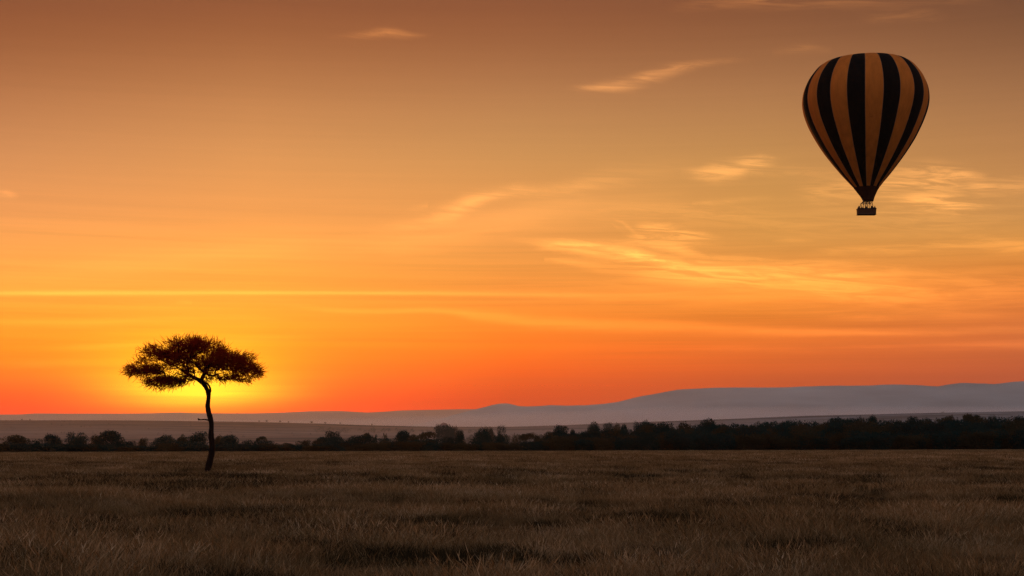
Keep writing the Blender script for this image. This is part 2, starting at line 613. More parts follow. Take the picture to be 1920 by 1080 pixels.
# --------------------------------------------------------------------------
# ground: one sheet out to the foot of the hills and beyond
# --------------------------------------------------------------------------
def interp(px, tab):
    xs = [p[0] for p in tab]; ys = [p[1] for p in tab]
    return np.interp(px, xs, ys)


RIDGE_Y = 4500.0
RIDGE = [(-3000, 786), (-400, 786.5), (0, 787), (200, 787), (330, 787.8), (480, 790), (600, 793), (700, 796.5), (830, 799.5), (960, 799.5),
         (1060, 797), (1180, 792.5), (1280, 789), (1380, 785.5), (1500, 780.5), (1740, 775), (1920, 771.5), (2400, 764), (5000, 764)]


def smooth01(t):
    t = np.clip(t, 0, 1)
    return t * t * (3 - 2 * t)


def ground_z(x, y):
    x = np.asarray(x, float); y = np.asarray(y, float)
    near = 0.0026 * np.clip(x, -400, 400) * smooth01(y / 400) - 0.5 * smooth01((y - 40) / 420)
    r = np.hypot(x, y - 10)
    amp = np.exp(-(r / 160) ** 2)
    near = near + amp * (0.15 * fbm(x / 5.0, y / 7.0, 3) + 0.12 * fbm(x / 19.0 + 5, y / 19.0, 2)) + 0.12 * fbm(x / 60.0, y / 60.0, 2) * np.exp(-(r / 500) ** 2)
    drop = -4.0 * smooth01((y - 470) / 80)
    px = 960 + F * x / RIDGE_Y
    rz = CAM_Z + (HZ - interp(px, RIDGE)) / F * RIDGE_Y
    t = np.clip((y - 800) / (RIDGE_Y - 800), 0, 1)
    rise = (rz + 4.0) * (0.35 * t + 0.65 * t ** 1.6)
    und = 3.0 * fbm(x / 420.0, y / 420.0, 3) * smooth01((y - 900) / 1200)
    far = rise + und * (1 - 0.6 * t)
    back = smooth01((y - RIDGE_Y) / 2500)
    far = far * (1 - back)
    fwd = smooth01((y - 460) / 20)
    return near * (1 - 0.0 * fwd) + drop + far


def sinh_axis(n, lo, hi, c, a):
    t = np.linspace(0, 1, n)
    L = 15000.0
    full = c + L * np.sinh(a * (2 * t - 1)) / np.sinh(a)
    return np.clip(full, lo, hi)


xs = np.unique(sinh_axis(301, -14700, 14700, 0, 8.0))
ys = np.unique(np.concatenate([sinh_axis(461, -14700, 14700, 35, 8.0), np.linspace(440, 580, 29), np.linspace(4200, 4800, 13)]))
GX, GY = np.meshgrid(xs, ys)
GZ = ground_z(GX, GY)
nx, ny = len(xs), len(ys)
V = np.stack([GX.ravel(), GY.ravel(), GZ.ravel()], 1)
I = (np.arange(ny - 1)[:, None] * nx + np.arange(nx - 1)[None, :]).ravel()
Fq = np.stack([I, I + 1, I + nx + 1, I + nx], 1)

m = Mat('plain_ground')
geo = m.n('ShaderNodeNewGeometry')
sp = m.n('ShaderNodeSeparateXYZ'); m.l(geo.outputs['Position'], sp.inputs[0])
n1 = m.noise(geo.outputs['Position'], .5, 8, .65)
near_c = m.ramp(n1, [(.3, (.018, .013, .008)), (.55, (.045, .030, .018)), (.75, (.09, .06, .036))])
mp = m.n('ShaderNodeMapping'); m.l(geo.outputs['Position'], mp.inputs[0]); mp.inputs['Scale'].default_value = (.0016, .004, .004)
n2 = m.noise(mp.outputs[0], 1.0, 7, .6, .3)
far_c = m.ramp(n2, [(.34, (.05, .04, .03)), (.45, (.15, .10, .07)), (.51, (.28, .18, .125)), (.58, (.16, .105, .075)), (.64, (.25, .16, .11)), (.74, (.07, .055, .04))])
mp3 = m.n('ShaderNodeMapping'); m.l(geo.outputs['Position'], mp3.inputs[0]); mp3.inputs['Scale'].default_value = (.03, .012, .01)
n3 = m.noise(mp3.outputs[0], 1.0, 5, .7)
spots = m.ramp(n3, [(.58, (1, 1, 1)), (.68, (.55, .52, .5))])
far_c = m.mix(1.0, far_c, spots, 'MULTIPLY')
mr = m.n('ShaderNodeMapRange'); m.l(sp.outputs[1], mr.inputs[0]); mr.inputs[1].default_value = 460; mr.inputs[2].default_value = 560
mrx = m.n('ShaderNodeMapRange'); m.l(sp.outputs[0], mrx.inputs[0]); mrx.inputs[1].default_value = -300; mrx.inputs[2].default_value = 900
far_c = m.mix(mrx.outputs[0], far_c, m.mix(1.0, far_c, (.74, 1.4, 2.2), 'MULTIPLY'))  # grey-blue of the mist put into the slope's colour, growing towards the right
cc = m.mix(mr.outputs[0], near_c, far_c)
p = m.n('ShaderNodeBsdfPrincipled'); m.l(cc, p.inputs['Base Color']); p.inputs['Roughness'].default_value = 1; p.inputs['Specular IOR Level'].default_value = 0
m.l(p.outputs[0], m.out.inputs[0])
MAT['ground'] = m.m
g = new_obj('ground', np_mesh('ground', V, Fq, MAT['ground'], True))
tag(g, 'dry brown savanna plain rising to a far grassy slope', kind='structure')

# --------------------------------------------------------------------------
# hills: far low escarpment behind, long escarpment on the right
# --------------------------------------------------------------------------
HILL_A = [(-2600, 770), (-900, 772), (-300, 774), (0, 776), (40, 775.5), (70, 773.5), (160, 774), (260, 774), (340, 772), (360, 773), (400, 773.5), (480, 773.5),
          (530, 772), (580, 769.5), (640, 769), (690, 772), (720, 770.5), (750, 768), (800, 767), (860, 765.5), (940, 765), (1000, 764), (1200, 766), (2400, 770), (4600, 772)]
HILL_B = [(-2600, 835), (700, 835), (760, 800), (830, 782), (850, 776), (880, 768), (905, 762), (925, 757), (945, 755), (958, 756.5), (972, 760), (990, 760.5), (1010, 759.5), (1030, 757.5),
          (1060, 758), (1100, 757), (1130, 755), (1160, 751), (1185, 744), (1205, 738.5), (1240, 733), (1270, 727.5), (1300, 725.5), (1330, 725), (1400, 724.5),
          (1440, 724.5), (1500, 722), (1560, 721), (1600, 719.5), (1640, 719), (1680, 718.5), (1720, 719.5), (1755, 721.5), (1775, 718), (1800, 715.5), (1840, 716), (1860, 716.5),
          (1900, 713), (1940, 711), (2200, 706), (3000, 712), (4600, 730)]


def hill(name, prof, Yc, foot, back, label, mat, rough, seed):
    px = np.arange(-2500, 4500, 8.0)
    X0 = (px - 960) / F * Yc
    H = CAM_Z + (HZ - np.interp(px, [a for a, b in prof], [b for a, b in prof])) / F * Yc
    H = H + rough * 0.12 * fbm(X0 / 260.0 + seed, X0 * 0 + seed, 3)
    H = np.maximum(H, -20)
    rows = 46
    V = []
    for j in range(rows):
        t = j / (rows - 1)
        if t < .7:
            u = t / .7
            y = Yc - foot * (1 - u)
            # steep scarp near the top, gentle talus below, gullied
            prof_u = 0.45 * u + 0.55 * u ** 2.2
            gul = fbm(X0 / 520.0 + seed, np.full_like(X0, y / 1500.0), 4)
            z = H * prof_u + rough * gul * np.sin(math.pi * u) * np.clip(H / 200, 0.1, 1)
        else:
            u = (t - .7) / .3
            y = Yc + back * u
            z = H * (1 - u) ** 1.5 * np.ones_like(X0)
            z = z - 6 * min(1, u * 20)
        V.append(np.stack([X0, np.full_like(X0, y), z - 1.0], 1))
    V = np.concatenate(V)
    n_ = len(px)
    I = (np.arange(rows - 1)[:, None] * n_ + np.arange(n_ - 1)[None, :]).ravel()
    o = new_obj(name, np_mesh(name, V, np.stack([I, I + 1, I + n_ + 1, I + n_], 1), mat, True))
    tag(o, label, kind='structure')
    return o


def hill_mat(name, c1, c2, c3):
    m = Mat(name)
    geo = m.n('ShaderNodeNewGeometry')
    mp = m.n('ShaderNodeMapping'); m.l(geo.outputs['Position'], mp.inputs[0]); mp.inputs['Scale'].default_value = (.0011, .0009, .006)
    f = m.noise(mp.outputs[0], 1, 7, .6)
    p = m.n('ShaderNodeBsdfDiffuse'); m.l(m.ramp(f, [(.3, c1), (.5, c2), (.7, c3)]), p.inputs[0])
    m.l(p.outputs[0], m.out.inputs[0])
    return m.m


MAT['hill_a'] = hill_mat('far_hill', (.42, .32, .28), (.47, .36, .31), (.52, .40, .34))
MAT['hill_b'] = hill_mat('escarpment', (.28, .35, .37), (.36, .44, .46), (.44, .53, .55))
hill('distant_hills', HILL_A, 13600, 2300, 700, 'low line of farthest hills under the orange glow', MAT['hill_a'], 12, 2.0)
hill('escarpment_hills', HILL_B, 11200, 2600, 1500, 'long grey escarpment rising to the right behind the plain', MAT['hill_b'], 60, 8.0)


# --------------------------------------------------------------------------
# the lone flat-topped tree
# --------------------------------------------------------------------------
TY = 78.0
TS = TY / F
tbase = at(387.8, 895, TY)
tree0 = empty('acacia_tree', tbase)
tag(tree0, 'lone flat-topped acacia with crooked bare trunk standing in the grass', 'tree')


def T(px, py, dy=0.0):
    return Vector(((px - 387.8) * TS, dy, (889 - py) * TS))


trunk = MB()
tr_pts = [(387.3, 897, 8.0), (387.6, 889, 7.1), (389, 880, 6.4), (391, 869, 6.0), (393.6, 858, 5.9), (395.8, 849, 5.7), (397.2, 840, 5.6), (397.6, 830, 5.2), (396.8, 820, 5.3),
          (395.9, 811, 5.4), (396.0, 803, 4.6), (396.4, 795, 4.2), (396.2, 787, 4.4), (394.9, 780, 4.9), (393.2, 774, 4.9), (391.5, 768, 4.7), (390.0, 761, 4.7), (389.4, 754, 4.3),
          (390.2, 747, 3.9), (391.0, 740, 3.8), (391.0, 734, 4.2), (390.2, 729, 4.6), (388.0, 724, 3.8), (384.8, 718, 4.0), (381.0, 713, 4.2), (376.5, 709, 4.3), (371.5, 705.5, 4.0)]


def smooth_path(P, sub=3):
    out = []
    n = len(P)
    for i in range(n - 1):
        p0, p1, p2, p3 = (np.array(P[max(i - 1, 0)]), np.array(P[i]), np.array(P[i + 1]), np.array(P[min(i + 2, n - 1)]))
        for k in range(sub):
            t = k / sub
            out.append(0.5 * ((2 * p1) + (-p0 + p2) * t + (2 * p0 - 5 * p1 + 4 * p2 - p3) * t * t + (-p0 + 3 * p1 - 3 * p2 + p3) * t ** 3))
    out.append(np.array(P[-1]))
    return out


def limb(mb, pts, sides=12, dys=None, rough=.05, seed=0):
    P = smooth_path([(a, b, r, (dys[i] if dys else 0.0)) for i, (a, b, r) in enumerate(pts)])
    mb.tube([T(p[0], p[1], p[3]) for p in P], [max(p[2], .3) * TS for p in P], sides, True, rough, seed)


limb(trunk, tr_pts, 14, seed=1)
# little second strand that closes the hole at the elbow
limb(trunk, [(391.5, 733, 2.6), (394.2, 728, 2.3), (394.0, 722, 2.0), (390.5, 715, 1.9), (385, 712, 2.2), (380, 709, 2.5)], 8, seed=2)
# stub of a broken branch
stub = MB()
limb(stub, [(395, 783, 1.6), (389, 781.5, 1.5), (383, 780.6, 1.3), (377, 781.0, 1.2), (373.5, 780.6, 1.5), (371.3, 780.8, 1.6)], 8, seed=3)
limb(stub, [(374.5, 781, .8), (372.0, 779.0, .9), (370.8, 778.2, .6)], 6, seed=4)

# crown lobes (row/column, radii) with weights: dense cores and thin fringes
LOBES = [
    (305, 661, 24, 8, 520, 1.0), (342, 656, 27, 13, 900, 1.2), (373, 646, 20, 12, 620, 1.3), (400, 654, 22, 11, 560, 1.2), (428, 673, 31, 14, 1250, 1.0),
    (385, 673, 22, 11, 560, .9), (452, 683, 24, 10, 480, .8), (472, 687, 21, 11, 330, .6), (437, 698, 34, 7, 360, .6), (290, 686, 22, 8, 480, .8),
    (260, 688, 22, 9, 400, .6), (317, 705, 22, 5, 480, .6), (308, 708, 40, 9, 560, .6), (290, 651, 24, 8, 260, .9), (368, 639, 52, 7, 480, 1.2),
    (332, 678, 18, 6, 300, .8), (388, 703, 13, 7, 90, .5), (268, 670, 16, 5, 90, .7), (350, 668, 26, 8, 330, 1.0), (452, 664, 22, 9, 260, .9),
    (350, 700, 20, 8, 150, .5), (352, 684, 14, 8, 260, .6), (366, 676, 16, 9, 300, .8), (394, 689, 14, 7, 200, .6), (378, 690, 10, 5, 50, .5), (412, 702, 14, 8, 120, .6),
    (300, 716, 30, 6, 130, .5), (345, 708, 20, 6, 100, .5), (482, 694, 12, 8, 80, .5), (242, 691, 10, 7, 60, .4), (460, 706, 16, 5, 80, .5), (248, 683, 12, 5, 70, .5),
]
GAPS = [(291, 672.5, 9, 2.2), (328, 686, 10, 3.2), (322, 697, 12, 2.4), (368, 693, 9, 4.0), (396, 692, 7, 2.4), (360, 713, 16, 7), (402, 710, 8, 5)]

fol_p, fol_w = [], []
r2 = np.random.default_rng(3)
for (cx, cy, ax, ay, n_, dep) in LOBES:
    k = 0
    n_ = int(n_ * 1.1)
    ax, ay = ax * 1.10, ay * 1.30
    while k < n_:
        v_ = r2.normal(size=3)
        v_ /= np.linalg.norm(v_)
        v_ *= r2.random() ** (1 / 2.3)
        x_, y_ = cx + v_[0] * ax, cy + v_[1] * ay
        bad = False
        for (gx, gy, ga, gb) in GAPS:
            if ((x_ - gx) / ga) ** 2 + ((y_ - gy) / gb) ** 2 < 1 and r2.random() < .88:
                bad = True
        k += 1
        if fbm(x_ / 6.0, y_ / 4.5, 2) < (-.10 if n_ < 420 else -.30) and r2.random() < .75: bad = True
        if bad: continue
        # crown is about as deep as wide
        yd = v_[2] * ax * TS * 1.25 + (0.8 * math.sin(cx * 1.7)) * dep
        edge = max(0.25, 1 - ((x_ - 368) / 135) ** 2)
        fol_p.append((x_, y_, yd * math.sqrt(edge)))
OUT = np.array([(232, 686), (247, 680), (262, 672), (260, 663), (272, 652), (290, 644), (312, 645), (330, 636), (352, 631), (385, 630), (402, 635), (428, 643), (440, 653), (458, 664),
                (478, 678), (488, 690), (486, 699), (468, 708), (452, 703), (436, 708), (415, 703), (398, 708), (385, 700), (366, 700), (350, 709), (330, 716), (300, 718), (276, 709), (248, 702), (236, 695)])


def inside(x, y):
    c_ = False
    for a_ in range(len(OUT)):
        x1, y1 = OUT[a_ - 1]; x2, y2 = OUT[a_]
        if (y1 > y) != (y2 > y) and x < (x2 - x1) * (y - y1) / (y2 - y1) + x1: c_ = not c_
    return c_


k = 0
while k < 1500:
    x_, y_ = r2.uniform(230, 492), r2.uniform(628, 720)
    if not inside(x_, y_): continue
    if any(((x_ - gx) / ga) ** 2 + ((y_ - gy) / gb) ** 2 < 1 for (gx, gy, ga, gb) in GAPS) and r2.random() < .9: continue
    edge = math.sqrt(max(.15, 1 - ((x_ - 362) / 135) ** 2))
    fol_p.append((x_, y_, r2.uniform(-1, 1) * 2.6 * edge))
    k += 1
fol = np.array(fol_p)
FP = np.array([T(a, b, c) for a, b, c in fol])

# branching skeleton: greedy growth from hand-laid main limbs to a thinned set of foliage points
nodes = []      # position, parent, is_root
def add_node(p, par):
    nodes.append([np.array(p), par, 0.0]); return len(nodes) - 1


mains = [
    [(371.5, 705.5, 0), (363, 701.5, 0), (355, 697, .1), (349, 690, .2), (345, 682, .3), (343, 672, .3)],
    [(363, 701.5, 0), (352, 694, -.3), (338, 684, -.6), (320, 676, -.8), (305, 668, -.9)],
    [(355, 697, .1), (345, 699, .3), (335, 702, .5), (322, 706, .6), (305, 705, .8)],
    [(349, 690, .2), (330, 683, .6), (305, 686, .9), (280, 689, 1.0), (255, 690, .9)],
    [(376.5, 709, 0), (379, 703, 0), (382, 696, .1), (386, 689, .2), (392, 680, .3), (396, 668, .3)],
    [(382, 696, .1), (386, 686, -.3), (405, 681, -.7), (425, 679, -.9), (450, 684, -.8), (470, 687, -.6)],
    [(386, 689, .2), (380, 675, .5), (374, 660, .6), (370, 648, .6)],
    [(386, 689, .2), (404, 684, .8), (424, 672, 1.1), (440, 668, 1.2)],
]
root = None
limbs = MB()
for mi, line in enumerate(mains):
    par = None
    p0 = np.array(T(*line[0]))
    if nodes:
        dmin = [np.linalg.norm(nd[0] - p0) for nd in nodes]
        par = int(np.argmin(dmin))
    P = smooth_path(line, 4)
    for k, p in enumerate(P):
        if k == 0 and par is not None: continue
        par = add_node(T(*p), par if par is not None else -1)
npos = np.array([n_[0] for n_ in nodes])
crotch = np.array(T(368, 703, 0))
sel = r2.permutation(len(FP))[:1300]
targets = FP[sel]
order = np.argsort(np.linalg.norm(targets - crotch, axis=1))
plist = list(npos)
for ti in order:
    tp = targets[ti]
    arr = np.array(plist)
    dist = np.linalg.norm(arr - tp, axis=1) + 0.25 * np.maximum(0, np.linalg.norm(arr - crotch, axis=1) - np.linalg.norm(tp - crotch) + .1) * 2
    j = int(np.argmin(dist))
    a = arr[j]
    L = np.linalg.norm(tp - a)
    if L < .05: continue
    seg = max(1, int(L / .22))
    par = j
    for s_ in range(1, seg + 1):
        q = a + (tp - a) * s_ / seg
        if s_ < seg: q = q + r2.normal(size=3) * .022
        nodes.append([q, par, 0.0])
        plist.append(q)
        par = len(nodes) - 1
cnt = np.ones(len(nodes))
for i in range(len(nodes) - 1, -1, -1):
    pr = nodes[i][1]
    if pr is not None and pr >= 0 and pr != i: cnt[pr] += cnt[i]
rad = 0.0065 * np.power(cnt, 0.42)
rad = np.minimum(rad, 0.105)
# chains
kids = {}
for i, nd in enumerate(nodes):
    kids.setdefault(nd[1], []).append(i)
used = set()
for i, nd in enumerate(nodes):
    pr = nd[1]
    if pr is None or pr < 0 or i in used: continue
    # start a chain at i if i is not its parent's thickest child
    sib = kids[pr]
    big = max(sib, key=lambda q: cnt[q])
    pp = nodes[pr][1]
    if i == big and pp is not None and pp >= 0: continue
    chain = [pr, i]; used.add(i)
    cur = i
    while cur in kids:
        nxt = max(kids[cur], key=lambda q: cnt[q])
        chain.append(nxt); used.add(nxt); cur = nxt
    rr = [rad[q] for q in chain]
    rr[0] = min(rr[0], rr[1] * 1.3)
    thick = rr[1] > .02
    (trunk if thick else limbs).tube([nodes[q][0] for q in chain], rr, 7 if thick else 3, cap=thick)
trunk.build('trunk', MAT['bark'], tree0, True)
stub.build('dead_branch_stub', MAT['bark'], tree0, True)
tw = limbs.build('branch_twigs', MAT['bark'], tree0)
tw['kind'] = 'stuff'

# leafy spines: short twigs crowded with tiny leaflets
centre = np.array(T(368, 690, 0))
Vl, Fl = [], []
vc = 0
for p in FP:
    for rep in range(1):
        dirv = (p - centre) * np.array([.55, .55, .9])
        dirv /= (np.linalg.norm(dirv) + 1e-6)
        dirv = dirv * .75 + r2.normal(size=3) * .55
        if r2.random() < .25: dirv[2] -= .4
        dirv /= np.linalg.norm(dirv)
        fr_ = min(1.0, np.linalg.norm((p - centre) * np.array([.30, .30, .62])))
        L = r2.uniform(.12, .30) + .22 * fr_ * r2.random()
        if r2.random() < .06: L *= 1.5
        side = np.cross(dirv, r2.normal(size=3)); side /= np.linalg.norm(side)
        up = np.cross(dirv, side)
        w = .015
        tip = p + dirv * L
        Vl += [p - side * w, p + side * w, tip]
        Fl.append((vc, vc + 1, vc + 2)); vc += 3
        Vl += [p - up * w, p + up * w, tip]
        Fl.append((vc, vc + 1, vc + 2)); vc += 3
        for q in range(7):
            t_ = r2.uniform(.0, .9)
            b = p + dirv * L * t_
            o_ = r2.normal(size=3); o_ /= np.linalg.norm(o_)
            ll = r2.uniform(.022, .05)
            s2 = np.cross(o_, dirv); s2 /= (np.linalg.norm(s2) + 1e-6)
            Vl += [b - s2 * .013, b + s2 * .013, b + o_ * ll]
            Fl.append((vc, vc + 1, vc + 2)); vc += 3
cr = new_obj('crown', np_mesh('acacia_crown', np.array(Vl), np.array(Fl), MAT['acacia_leaf']), tree0)


# --------------------------------------------------------------------------
# trees of the belt: meshes by kind, shared by many trees
# --------------------------------------------------------------------------
def crown_mesh(name, lobes, nq, leaf, mat, seed, shell=.55):
    """lobes (x,y,z,rx,ry,rz) in unit tree space; leaf clump quads through each lobe's outer volume"""
    r = np.random.default_rng(seed)
    vol = np.array([a[3] * a[4] * a[5] for a in lobes]) ** .75
    vol = vol / vol.sum()
    Vv = []
    for lb, w in zip(lobes, vol):
        n_ = int(nq * w)
        dv = r.normal(size=(n_, 3)); dv /= np.linalg.norm(dv, axis=1)[:, None]
        rr = shell + (1.06 - shell) * r.random(n_) ** .7
        P = np.array(lb[:3]) + dv * rr[:, None] * np.array(lb[3:])
        P += r.normal(size=(n_, 3)) * leaf * .5
        a = r.normal(size=(n_, 3)); a /= np.linalg.norm(a, axis=1)[:, None]
        b = np.cross(a, r.normal(size=(n_, 3))); b /= np.linalg.norm(b, axis=1)[:, None]
        s_ = leaf * r.uniform(.5, 1.2, n_)[:, None]
        a *= s_; b *= s_ * .6
        Vv.append(np.stack([P - a, P + b * .9, P + a, P - b], 1).reshape(-1, 3))
    Vv = np.concatenate(Vv)
    for ax_ in (0, 1):
        lo, hi = np.percentile(Vv[:, ax_], 1.5), np.percentile(Vv[:, ax_], 98.5)
        Vv[:, ax_] = (Vv[:, ax_] - (lo + hi) / 2) / (hi - lo) * .95
    Vv[:, 2] *= 1.0 / np.percentile(Vv[:, 2], 99.5)
    n4 = len(Vv) // 4
    Ff = np.arange(n4 * 4).reshape(-1, 4)
    return np_mesh(name, Vv, Ff, mat)


def trunk_mesh(name, forks, h0, r0, mat, seed):
    mb = MB()
    r = random.Random(seed)
    lean = (r.uniform(-.03, .03), r.uniform(-.03, .03))
    top = Vector((lean[0], lean[1], h0))
    mb.tube([(0, 0, -.12), (lean[0] * .4, lean[1] * .4, h0 * .5), top], [r0 * 1.25, r0 * .9, r0 * .75], 7, seed=seed)
    for f in forks:
        f = Vector(f)
        mid = top.lerp(f, .5) + Vector((r.uniform(-.03, .03), r.uniform(-.03, .03), -.03))
        mb.tube([top - Vector((0, 0, .02)), mid, f], [r0 * .6, r0 * .4, r0 * .18], 5, seed=seed)
    return mb.mesh(name, mat, True)


KIND = {}


def lobes_round(seed, n=13, w=.50, lowz=.22, topz=.98):
    r = random.Random(seed)
    L = [(0, 0, .56, w * .72, w * .72, .34)]
    for i in range(n):
        a = r.uniform(0, 6.28)
        d_ = r.uniform(.15, .85) * w * .8
        z = r.uniform(lowz + .1, .86)
        k = r.uniform(.11, .20)
        z = min(z, topz - k * .9)
        L.append((math.cos(a) * d_, math.sin(a) * d_, z, k * 1.25, k * 1.25, k))
    return L


def lobes_flat(seed, n=8):
    r = random.Random(seed)
    L = []
    for i in range(n):
        a = 6.28 * i / n + r.uniform(-.4, .4)
        d_ = r.uniform(.08, .42)
        z = .90 - d_ * .35 + r.uniform(-.05, .03)
        L.append((math.cos(a) * d_, math.sin(a) * d_, z, r.uniform(.13, .2), r.uniform(.13, .2), r.uniform(.045, .08)))
    return L


def lobes_shrub(seed, n=8):
    r = random.Random(seed)
    L = [(0, 0, .35, .42, .42, .38)]
    for i in range(n):
        a = r.uniform(0, 6.28)
        d_ = r.uniform(.1, .45)
        k = r.uniform(.14, .24)
        L.append((math.cos(a) * d_, math.sin(a) * d_, r.uniform(.2, 1 - k * 1.05), k * 1.2, k * 1.2, k))
    return L


def lobes_airy(seed, n=13):
    r = random.Random(seed)
    L = []
    for i in range(n):
        a = r.uniform(0, 6.28)
        d_ = r.uniform(.05, .40)
        k = r.uniform(.07, .12)
        L.append((math.cos(a) * d_, math.sin(a) * d_, r.uniform(.5, .93 - k * .3), k * 1.5, k * 1.5, k))
    return L


def make_kind(kname, idx, lobef, nq, leaf, h0, r0, mat):
    L = lobef(100 + idx * 7)
    forks = [(l[0] * .8, l[1] * .8, l[2] - l[5] * .3) for l in L[:8]]
    cm = crown_mesh(kname + '_crown', L, nq, leaf, MAT[mat], idx)
    tm = trunk_mesh(kname + '_trunk', forks, h0, r0, MAT['far_bark'], idx)
    KIND.setdefault(kname, []).append((cm, tm))


for i in range(6): make_kind('round', i, lobes_round, 4800, .026, .30, .022, 'leaf_a')
for i in range(4): make_kind('bushy', i + 20, lobes_round, 4400, .027, .22, .02, 'leaf_b')
for i in range(4): make_kind('flat', i + 40, lobes_flat, 1700, .026, .50, .016, 'leaf_b')
for i in range(5): make_kind('shrub', i + 60, lobes_shrub, 3400, .035, .12, .02, 'leaf_b' if i % 2 else 'leaf_a')
for i in range(3): make_kind('airy', i + 80, lobes_airy, 1300, .026, .42, .016, 'leaf_a')
for i in range(3): make_kind('small', i + 90, lobes_round, 260, .07, .30, .03, 'leaf_b')


def plant(kind, px, top, wpx, Y, label, group, i=None, name=None, cat='tree', depth=None):
    x = (px - 960) / F * Y
    zb = float(ground_z(x, Y)) - .1
    h = CAM_Z + (HZ - top) / F * Y - zb
    w = wpx / F * Y
    ks = KIND[kind]
    cm, tm = ks[(i if i is not None else random.randrange(len(ks))) % len(ks)]
    e = empty(name or {'shrub': 'shrub', 'flat': 'umbrella_tree'}.get(kind, 'tree'), (x, Y, zb), random.uniform(0, 6.28))
    ww = w / .95
    e.scale = (ww, (depth or w) / .95, h)
    if kind != 'small' or True:
        e.rotation_euler = (0, 0, random.choice([0, math.pi]) + random.uniform(-.12, .12))
    new_obj('crown', cm, e)
    if kind not in ('shrub',):
        new_obj('trunk', tm, e)
    else:
        new_obj('stem', tm, e)
    tag(e, label, cat, group)
    return e


